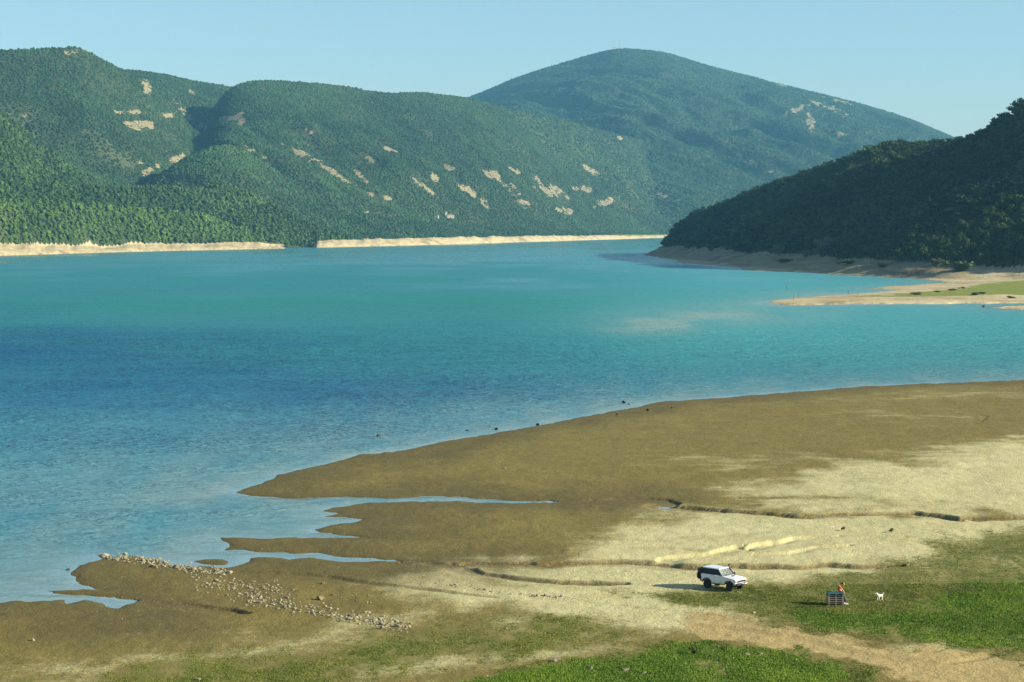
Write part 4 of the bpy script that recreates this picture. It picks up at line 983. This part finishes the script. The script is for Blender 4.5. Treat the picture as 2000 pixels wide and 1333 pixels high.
# glasshouse
zb, zt = 1.245, 1.76
Bk, Tk = -1.80, -1.70          # rear at belt and roof
A0, A1 = 0.55, 0.02            # windscreen foot and head
hb, ht = 0.80, 0.68
L_ = lambda t_: (hb + (ht - hb) * t_)
def gp(xb, xt, s, t_): return (xb + (xt - xb) * t_, s * L_(t_), zb + (zt - zb) * t_)
M_PILLAR = M_BLACK
for s in (-1, 1):
    for (b0, t0_, b1, t1_, nm) in [(-1.70, -1.60, -0.62, -0.60, "side_window"), (-0.52, -0.52, 0.42, -0.06, "side_window")]:
        q = [gp(b0, t0_, s, .06), gp(b1, t1_, s, .06), gp(b1, t1_, s, .94), gp(b0, t0_, s, .94)]
        if s > 0: q = [q[1], q[0], q[3], q[2]]
        MB().quadslab(q, 0.012).build(nm, M_TINT, car)
    for (b0, b1, t0_, t1_, nm, mt) in [(-1.82, -1.71, -1.72, -1.61, "pillar", M_PILLAR), (-0.61, -0.53, -0.59, -0.53, "pillar", M_PILLAR), (0.43, 0.57, -0.05, 0.04, "windscreen_pillar", M_PAINT)]:
        q = [gp(b0, t0_, s, 0), gp(b1, t1_, s, 0), gp(b1, t1_, s, 1), gp(b0, t0_, s, 1)]
        if s > 0: q = [q[1], q[0], q[3], q[2]]
        MB().quadslab(q, 0.04).build(nm, mt, car)
MB().quadslab([(A0 - .02, hb - .06, zb + .02), (A0 - .02, -hb + .06, zb + .02), (A1 + .02, -ht + .06, zt - .03), (A1 + .02, ht - .06, zt - .03)], 0.012).build("windscreen", M_SCREEN, car)
MB().quadslab([(Bk + .03, -hb + .1, zb + .04), (Bk + .03, hb - .1, zb + .04), (Tk + .03, ht - .1, zt - .05), (Tk + .03, -ht + .1, zt - .05)], 0.012).build("rear_window", M_TINT, car)
MB().box(((Tk + A1) / 2, 0, zt + 0.035), (A1 - Tk + 0.10, 2 * ht + 0.08, 0.09), None, 0.04, 3).build("roof", M_PAINT, car)
for s in (-1, 1):
    st = MB().box((-0.30, s * 0.36, 1.20), (0.46, 0.44, 0.14), None, 0.05).box((-0.50, s * 0.36, 1.42), (0.14, 0.44, 0.52), (0, R(-12), 0), 0.05).build("seat", M_SEAT, car)
    MB().box((-0.56, s * 0.36, 1.68), (0.10, 0.24, 0.14), None, 0.04).build("headrest", M_SEAT, st)
MB().box((0.42, 0, 1.25), (0.30, 1.46, 0.12), None, 0.04).build("dashboard", M_CABIN, car)
MB().lathe([(0.16, -.012), (0.185, 0), (0.16, .012), (0.14, 0)], 18, 'Z', (0, 0, 0)).build("steering_wheel", M_BLACK, car)
sw = bpy.context.scene.objects[-1]
for o in car.children:
    if o.name.startswith("steering_wheel"): o.location = (0.18, 0.36, 1.36); o.rotation_euler = (0, R(-65), 0)
# wheels
def wheel(x, y, s, z=TY, name="wheel", parent=car, rx=0):
    w = empty(name, (x, y, z)); w.parent = parent; w.rotation_euler = (0, 0, rx)
    b = MB().lathe([(0.20, -.12), (0.33, -.13), (0.375, -.10), (TY, -.05), (TY, .05), (0.375, .10), (0.33, .13), (0.20, .12)], 28, 'Y')
    for k in range(28):
        a = 2 * math.pi * (k + .5) / 28; b.box((math.cos(a) * 0.382, (0.055 if k % 2 else -0.055), math.sin(a) * 0.382), (0.03, 0.10, 0.045), (0, -a, 0))
    b.build("tyre", M_RUBBER, w)
    b = MB().lathe([(0.205, s * .06), (0.205, s * .115), (0.185, s * .12), (0.17, s * .07), (0.07, s * .075), (0.06, s * .11), (0.01, s * .115)], 22, 'Y')
    b.build("rim", M_RIM, w); return w
for x, rx in ((-WB, 0), (WB, R(-8))):
    for s in (-1, 1): wheel(x, s * TR, s, rx=rx)
for x in (-WB, WB):
    for s in (-1, 1):
        b = MB(); n = 9
        for k in range(n):
            a = math.pi * (0.08 + 0.84 * (k + .5) / n); b.box((x + math.cos(a) * 0.49, s * 0.855, 0.42 + math.sin(a) * 0.49), (0.19, 0.10, 0.055), (0, math.pi / 2 - a, 0), 0.012)
        b.build("wheel_arch_flare", M_BLACK, car)
    MB().bar((x, -0.7, TY), (x, 0.7, TY), 0.06).box((x, 0.1, TY), (0.26, 0.28, 0.24), None, 0.05).build("axle", M_BLACK, car)
# front
MB().box((1.875, 0, 0.88), (0.03, 1.02, 0.19), None, 0.01).build("grille", M_BLACK, car)
for k in (-1, 0, 1): MB().box((1.892, k * 0.24, 0.88), (0.012, 0.04, 0.15)).build("grille_bar", M_CHROME, car)
for s in (-1, 1):
    MB().lathe([(0.095, 0), (0.10, .02), (0.07, .04), (0.01, .05)], 18, 'Z', (0, 0, 0)).build("headlight", M_LENS, car)
    h = [o for o in car.children if o.name.startswith("headlight")][-1]; h.location = (1.872, s * 0.61, 0.89); h.rotation_euler = (0, R(90), 0)
    MB().box((1.84, s * 0.785, 0.89), (0.09, 0.11, 0.16), None, 0.02).build("indicator_light", M_AMBER, car)
    MB().box((-1.845, s * 0.70, 0.92), (0.03, 0.15, 0.30), None, 0.01).build("tail_light", M_RED, car)
    m = MB().box((0.50, s * 0.95, 1.33), (0.07, 0.18, 0.16), None, 0.025).bar((0.48, s * 0.80, 1.30), (0.50, s * 0.88, 1.31), 0.02).build("side_mirror", M_BLACK, car)
MB().box((1.98, 0, 0.66), (0.16, 1.60, 0.18), None, 0.03).box((1.95, 0.55, 0.83), (0.05, 0.05, 0.2)).box((1.95, -0.55, 0.83), (0.05, 0.05, 0.2)).bar((1.95, -.56, 0.94), (1.95, .56, 0.94), 0.028).build("front_bumper", M_BLACK, car)
MB().box((2.02, 0.02, 0.70), (0.14, 0.46, 0.15), None, 0.03).bar((2.05, -.16, 0.70), (2.05, .2, 0.70), 0.075, n=12).build("winch", M_CHROME, car)
MB().lathe([(0.02, -.03), (0.05, -.02), (0.05, .02), (0.02, .03)], 10, 'Y', (2.13, 0.02, 0.66)).build("tow_hook", M_RED, car)
MB().box((2.065, 0.52, 0.66), (0.012, 0.36, 0.10)).build("number_plate", M_PLATE, car)
MB().box((-1.92, 0, 0.62), (0.14, 1.56, 0.14), None, 0.03).build("rear_bumper", M_BLACK, car)
wheel(-2.16, -0.50, -1, 1.05, "spare_wheel", car, R(90))
MB().box((-1.93, -0.50, 1.05), (0.20, 0.46, 0.4), None, 0.02).build("spare_carrier", M_BLACK, car)
MB().box((-2.03, -0.32, 1.50), (0.40, 0.98, 0.42), None, 0.04).build("rear_box", M_BLACK, car)
# snorkel: up from the wing along the pillar (far side)
MB().bar((0.75, .80, 1.20), (0.48, .82, 1.34), 0.05).bar((0.48, .82, 1.32), (0.06, .74, 1.80), 0.045).bar((0.06, .74, 1.78), (0.03, .74, 1.98), 0.05).box((0.09, .74, 2.02), (0.20, 0.12, 0.13), None, 0.04).build("snorkel", M_BLACK, car)
for s in (-1, 1): MB().bar((0.54, s * 0.25, 1.275), (0.33, s * 0.05, 1.48), 0.010, n=5).build("wiper", M_BLACK, car)

# ------------------------------------------------------------------ stack of pallets
def mat_wood(name, a, b):
    t = NT(name); n = t.noise(3.0, 5, 0.65, t.scaled((1, 6, 6), t.objco())); return t.done(t.mix(t.ramp(n, 0.3, 0.7), a, b), 0.85, t.bump(n, 0.3, 0.02))
M_PAL = mat_wood("weathered_pallet_wood", (0.20, 0.155, 0.105), (0.34, 0.27, 0.19)); M_PALB = mat_wood("blue_painted_pallet_wood", (0.035, 0.10, 0.105), (0.07, 0.16, 0.16)); M_PALG = mat_wood("grey_pallet_wood", (0.17, 0.145, 0.11), (0.29, 0.25, 0.195))
PX, PY, PZ0 = LN(1631, 1181.5)
PZ0 = float(near_sample(gz, PX, PY))
PAL_H, NPAL, PANG = 0.156, 6, R(-1)
ORD = ["lowest", "second lowest", "third from the ground", "fourth from the ground", "second from the top", "topmost"]
for k in range(NPAL):
    m = M_PALB if k == NPAL - 1 else (M_PALG if k in (1, 4) else M_PAL)
    col = "blue green painted" if k == NPAL - 1 else ("greyed" if k in (1, 4) else "brown weathered")
    t = empty("pallet", (PX + random.uniform(-.02, .02), PY + random.uniform(-.02, .02), PZ0 + 0.01 + k * (PAL_H + 0.001)), PANG + random.uniform(-.02, .02), label=f"{col} wooden pallet, {ORD[k]} of the stack the person sits on", cat="pallet", group="pallets in the stack")
    for j in range(7): MB().box((0, -0.45 + 0.15 * j, 0.145), (1.2, 0.10, 0.020), None, 0.003).build("deck_board", m, t)
    for j in (-1, 0, 1):
        MB().box((0, j * 0.44, 0.011), (1.2, 0.10, 0.022), None, 0.003).build("bottom_board", m, t)
        MB().box((j * 0.53, 0, 0.0785), (0.105, 0.98, 0.111), None, 0.004).build("stringer", m, t)
TOPZ = 0.01 + NPAL * (PAL_H + 0.001)

# ------------------------------------------------------------------ people and the dog
def skin(name, J, E, mat, parent, sub=2, root=0):
    """J: list of (pos, rx, ry) joints; E: edges -> one smooth continuous surface"""
    me = bpy.data.meshes.new(name); me.from_pydata([j[0] for j in J], E, []); o = bpy.data.objects.new(name, me); COL.objects.link(o)
    sk = o.modifiers.new("skin", 'SKIN'); sk.branch_smoothing = 0.6
    for i, (p, a, b) in enumerate(J):
        d = me.skin_vertices[0].data[i]; d.radius = (a, b); d.use_root = (i == root)
    ss = o.modifiers.new("sub", 'SUBSURF'); ss.levels = ss.render_levels = sub
    dg = bpy.context.evaluated_depsgraph_get(); new = bpy.data.meshes.new_from_object(o.evaluated_get(dg)); new.name = name
    bpy.data.objects.remove(o); new.materials.clear(); new.materials.append(mat)
    for p in new.polygons: p.use_smooth = True
    return link(bpy.data.objects.new(name, new), parent)

M_SKIN = plain("peach_skin", (0.55, 0.33, 0.22), 0.55, var=0.1)  # one skin colour for both people
def person(loc, rz, label, P, cols, hat=True, sleeve=0.55, dog=False):
    """P: joints hip, belly, chest, neck, head, and per side shoulder, elbow, wrist, knee, ankle, toe (side -1/+1)"""
    root = empty("person", loc, rz, label=label, cat="person")
    V_ = lambda k: Vector(P[k])
    J, E = [], []
    def add(p, a, b=None): J.append((tuple(p), a, b or a)); return len(J) - 1
    hip = add(V_('hip'), .13, .155); be = add(V_('belly'), .105, .135); ch = add(V_('chest'), .115, .165); nb = add(V_('chest').lerp(V_('neck'), .75), .06); nk = add(V_('neck'), .055)
    up = (V_('head') - V_('neck')).normalized(); f = Vector(P['face']).normalized(); hd_ = V_('head')
    jaw = add(hd_ - up * 0.06 + f * 0.015, .068, .075); cr = add(hd_ + up * 0.04, .095, .082); cr2 = add(hd_ + up * 0.085, .07, .06)
    E += [(hip, be), (be, ch), (ch, nb), (nb, nk), (nk, jaw), (jaw, cr), (cr, cr2)]
    hands = []
    for s, q in ((-1, 'r'), (1, 'l')):
        sh = add(V_('shoulder_' + q), .058); el = add(V_('elbow_' + q), .042); wr = add(V_('wrist_' + q), .028); E += [(ch, sh), (sh, el), (el, wr)]
        d = (V_('wrist_' + q) - V_('elbow_' + q)).normalized(); pal = add(V_('wrist_' + q) + d * 0.055, .022, .038); E.append((wr, pal))
        sd = d.cross(f).normalized() if d.cross(f).length > .1 else Vector((0, 1, 0)); nrm = sd.cross(d).normalized()
        for i, (o_, L) in enumerate([(-.030, .070), (-.010, .082), (.010, .077), (.028, .060)]):
            a = add(V_('wrist_' + q) + d * 0.095 + sd * o_, .010); b = add(Vector(J[a][0]) + d * L * .55 - nrm * .012, .009); c = add(Vector(J[b][0]) + d * L * .40 - nrm * .028, .0075); E += [(pal, a), (a, b), (b, c)]
        a = add(V_('wrist_' + q) + d * .045 - sd * .048, .011); b = add(Vector(J[a][0]) + d * .045 - sd * .012 - nrm * .02, .009); E += [(pal, a), (a, b)]
        hj = add(V_('hip').lerp(V_('knee_' + q), .18) + Vector((0, P['hipw'] * s, 0)) * .5, .095); kn = add(V_('knee_' + q), .062); cf = add(V_('knee_' + q).lerp(V_('ankle_' + q), .35), .058); an = add(V_('ankle_' + q), .040); to = add(V_('toe_' + q), .032, .042)
        E += [(hip, hj), (hj, kn), (kn, cf), (cf, an), (an, to)]
    skin("body", J, E, M_SKIN, root)
    # clothes: the same limbs, a little fuller
    J, E = [], []
    lo = add(V_('hip').lerp(V_('belly'), .15), .15, .175); be = add(V_('belly'), .150, .175); ch = add(V_('chest'), .165, .205); nb = add(V_('chest').lerp(V_('neck'), .62), .075, .085); E += [(lo, be), (be, ch), (ch, nb)]
    for q in 'rl':
        sh = add(V_('shoulder_' + q), .088); el = add(V_('shoulder_' + q).lerp(V_('elbow_' + q), min(1, sleeve * 1.6)), .072); E += [(ch, sh), (sh, el)]
        if sleeve > .8: c2 = add(V_('elbow_' + q).lerp(V_('wrist_' + q), .9), .045); E.append((el, c2))
    skin("shirt", J, E, cols['shirt'], root, root=0)
    J, E = [], []
    top = add(V_('hip').lerp(V_('belly'), .25), .135, .16); hp = add(V_('hip'), .148, .172); E.append((top, hp))
    for s, q in ((-1, 'r'), (1, 'l')):
        hj = add(V_('hip').lerp(V_('knee_' + q), .18) + Vector((0, P['hipw'] * s, 0)) * .5, .108); kn = add(V_('knee_' + q), .078); an = add(V_('knee_' + q).lerp(V_('ankle_' + q), .93), .062); E += [(hp, hj), (hj, kn), (kn, an)]
    skin("trousers", J, E, cols['trousers'], root, root=1)
    for q in 'rl':
        a, tt = V_('ankle_' + q), V_('toe_' + q); J = [(tuple(a + Vector((0, 0, .0))), .055, .055), (tuple(a + (a - tt) * .25 - Vector((0, 0, .045))), .045, .045), (tuple(a.lerp(tt, .55) - Vector((0, 0, .015))), .050, .055), (tuple(tt + (tt - a) * .12), .036, .048)]
        skin("shoe", J, [(0, 1), (0, 2), (2, 3)], cols['shoe'], root)
    J = [(tuple(hd_ + up * .05 - f * .015), .100, .092), (tuple(hd_ + up * .10 - f * .015), .075, .07), (tuple(hd_ - up * .03 - f * .06), .06, .07)]
    skin("hair", J, [(0, 1), (0, 2)], cols['hair'], root)
    if hat:
        J = [(tuple(hd_ + up * .065), .112, .102), (tuple(hd_ + up * .125), .07, .068), (tuple(hd_ + up * .055 + f * .11), .03, .075), (tuple(hd_ + up * .04 + f * .19), .014, .065)]
        skin("cap", J, [(0, 1), (0, 2), (2, 3)], cols['cap'], root)
    # face
    sd = up.cross(f).normalized()
    b = MB()
    for s in (-1, 1): b.lathe([(.004, -.008), (.011, 0), (.004, .008)], 8, 'Y', tuple(hd_ + f * .083 + sd * s * .032 + up * .005))
    b.build("eyes", M_BLACK, root)
    b = MB().bar(hd_ + f * .080 + up * .01, hd_ + f * .108 - up * .025, .008, .016, 6); b.build("nose", M_SKIN, root)
    b = MB().bar(hd_ + f * .080 - up * .058 - sd * .022, hd_ + f * .080 - up * .058 + sd * .022, .007, n=6); b.build("mouth", M_RED, root)
    for s in (-1, 1): MB().lathe([(.010, -.012), (.03, 0), (.012, .012)], 10, 'Y', tuple(hd_ + sd * s * .082)).build("ear", M_SKIN, root)
    return root
M_ORANGE = plain("orange_cotton", (0.72, 0.135, 0.025), 0.8, var=0.2); M_JEANS = plain("blue_grey_denim", (0.055, 0.075, 0.095), 0.85); M_SHOEW = plain("white_shoe", (0.78, 0.76, 0.70), 0.6); M_YEL = plain("yellow_cap_cloth", (0.70, 0.58, 0.06), 0.8); M_HAIR = plain("dark_hair", (0.03, 0.022, 0.016), 0.7)
ex = 0.58   # right edge of the pallet stack
z0 = TOPZ + 0.06
pose = dict(hip=(ex - .16, 0, z0), belly=(ex - .30, 0, z0 + .17), chest=(ex - .32, 0, z0 + .36), neck=(ex - .21, 0, z0 + .475), head=(ex - .07, -.01, z0 + .535), face=(0.80, -.12, -.55), hipw=.10,
    shoulder_r=(ex - .26, -.20, z0 + .37), elbow_r=(ex - .07, -.25, z0 + .17), wrist_r=(ex + .07, -.16, z0 - .03), shoulder_l=(ex - .26, .20, z0 + .37), elbow_l=(ex - .07, .25, z0 + .17), wrist_l=(ex + .09, .16, z0 - .04),
    knee_r=(ex + .17, -.13, .48), ankle_r=(ex + .25, -.14, .10), toe_r=(ex + .39, -.16, .04), knee_l=(ex + .15, .12, .49), ankle_l=(ex + .18, .13, .10), toe_l=(ex + .32, .15, .04))
person((PX, PY, PZ0 + 0.02), PANG * 0.5, "person in orange shirt and yellow cap perched on a stack of pallets", pose, dict(shirt=M_ORANGE, trousers=M_JEANS, shoe=M_SHOEW, cap=M_YEL, hair=M_HAIR), sleeve=.5)
M_DARKC = plain("dark_waders", (0.02, 0.022, 0.025), 0.7); M_PALEC = plain("pale_shirt", (0.42, 0.40, 0.34), 0.8)
stand = dict(hip=(0, 0, .95), belly=(.02, 0, 1.12), chest=(.02, 0, 1.34), neck=(.03, 0, 1.50), head=(.06, 0, 1.63), face=(1, 0, -.2), hipw=.10,
    shoulder_r=(.02, -.19, 1.38), elbow_r=(.10, -.24, 1.12), wrist_r=(.32, -.14, 1.10), shoulder_l=(.02, .19, 1.38), elbow_l=(.10, .24, 1.12), wrist_l=(.32, .12, 1.12),
    knee_r=(.04, -.11, .50), ankle_r=(0, -.12, .09), toe_r=(.15, -.14, .04), knee_l=(.02, .11, .50), ankle_l=(-.04, .12, .09), toe_l=(.11, .14, .04))
fx, fy = Pz(1657, 574.5, 0.0)
fish = person((fx, fy, -0.12), R(190), "person in dark waders standing in the shallows off the sand spit", stand, dict(shirt=M_DARKC, trousers=M_DARKC, shoe=M_DARKC, cap=M_PALEC, hair=M_HAIR), sleeve=.9)

M_DOG = plain("white_dog_coat", (0.78, 0.74, 0.62), 0.85, var=0.08, scale=14)
dx, dy, dz_ = LN(1719, 1173.5)
dog = empty("dog", (dx, dy, dz_), R(28), label="white dog standing on the grass with its tail raised", cat="dog"); dog.scale = (0.9,) * 3
J = [((.20, 0, .46), .115, .10), ((.02, 0, .445), .118, .105), ((-.17, 0, .43), .14, .115), ((-.27, 0, .53), .088, .08), ((-.33, 0, .62), .062, .055), ((-.385, 0, .675), .070, .062), ((-.47, -.005, .645), .040, .036), ((-.53, -.01, .63), .028, .026),
     ((.28, 0, .52), .030, .030), ((.345, 0, .61), .022, .022), ((.40, 0, .71), .012, .012)]
E = [(1, 0), (1, 2), (2, 3), (3, 4), (4, 5), (5, 6), (6, 7), (0, 8), (8, 9), (9, 10)]
for s, o_ in ((-1, .0), (1, .05)):
    n = len(J); J += [((-.18 - o_ * .6, .07 * s, .36), .055, .05), ((-.17 - o_, .075 * s, .20), .034, .034), ((-.185 - o_, .075 * s, .06), .024, .024), ((-.225 - o_, .075 * s, .025), .026, .03)]; E += [(2, n), (n, n + 1), (n + 1, n + 2), (n + 2, n + 3)]
    n = len(J); J += [((.185, .065 * s, .37), .075, .055), ((.13 + o_, .07 * s, .26), .045, .04), ((.235 + o_ * 1.3, .07 * s, .15), .024, .024), ((.215 + o_ * 1.2, .07 * s, .045), .022, .022), ((.175 + o_ * 1.2, .07 * s, .022), .025, .028)]; E += [(0, n), (n, n + 1), (n + 1, n + 2), (n + 2, n + 3), (n + 3, n + 4)]
skin("body", J, E, M_DOG, dog, 2, 1)
for s in (-1, 1):
    MB().lathe([(.035, 0), (.03, .03), (.006, .085)], 8, 'Z').build("ear", M_DOG, dog); e = dog.children[-1]; e.scale = (1, .5, 1); e.location = (-.355, .055 * s, .715); e.rotation_euler = (R(-125) * s, 0, R(10))
    MB().lathe([(.004, -.006), (.011, 0), (.004, .006)], 8, 'Y', (-.43, .045 * s, .685)).build("eye", M_BLACK, dog)
MB().lathe([(.006, -.012), (.018, 0), (.006, .012)], 8, 'Y', (-.555, -.01, .638)).build("nose", M_BLACK, dog)

# ------------------------------------------------------------------ haze in the air
hzm = bpy.data.materials.new("air_haze"); hzm.use_nodes = True; ht_ = hzm.node_tree; ht_.nodes.clear()
ho = ht_.nodes.new("ShaderNodeOutputMaterial"); hv = ht_.nodes.new("ShaderNodeVolumePrincipled")
hv.inputs["Color"].default_value = (0.25, 0.66, 1.0, 1); hv.inputs["Density"].default_value = 4.2e-5; hv.inputs["Anisotropy"].default_value = 0.0
ht_.links.new(hv.outputs[0], ho.inputs["Volume"])
hb_ = MB().box((0, 5400, 548), (17000, 12400, 1108)).build("haze", hzm)
props(hb_, "thin blue haze in the air over the lake", "haze", kind="stuff")
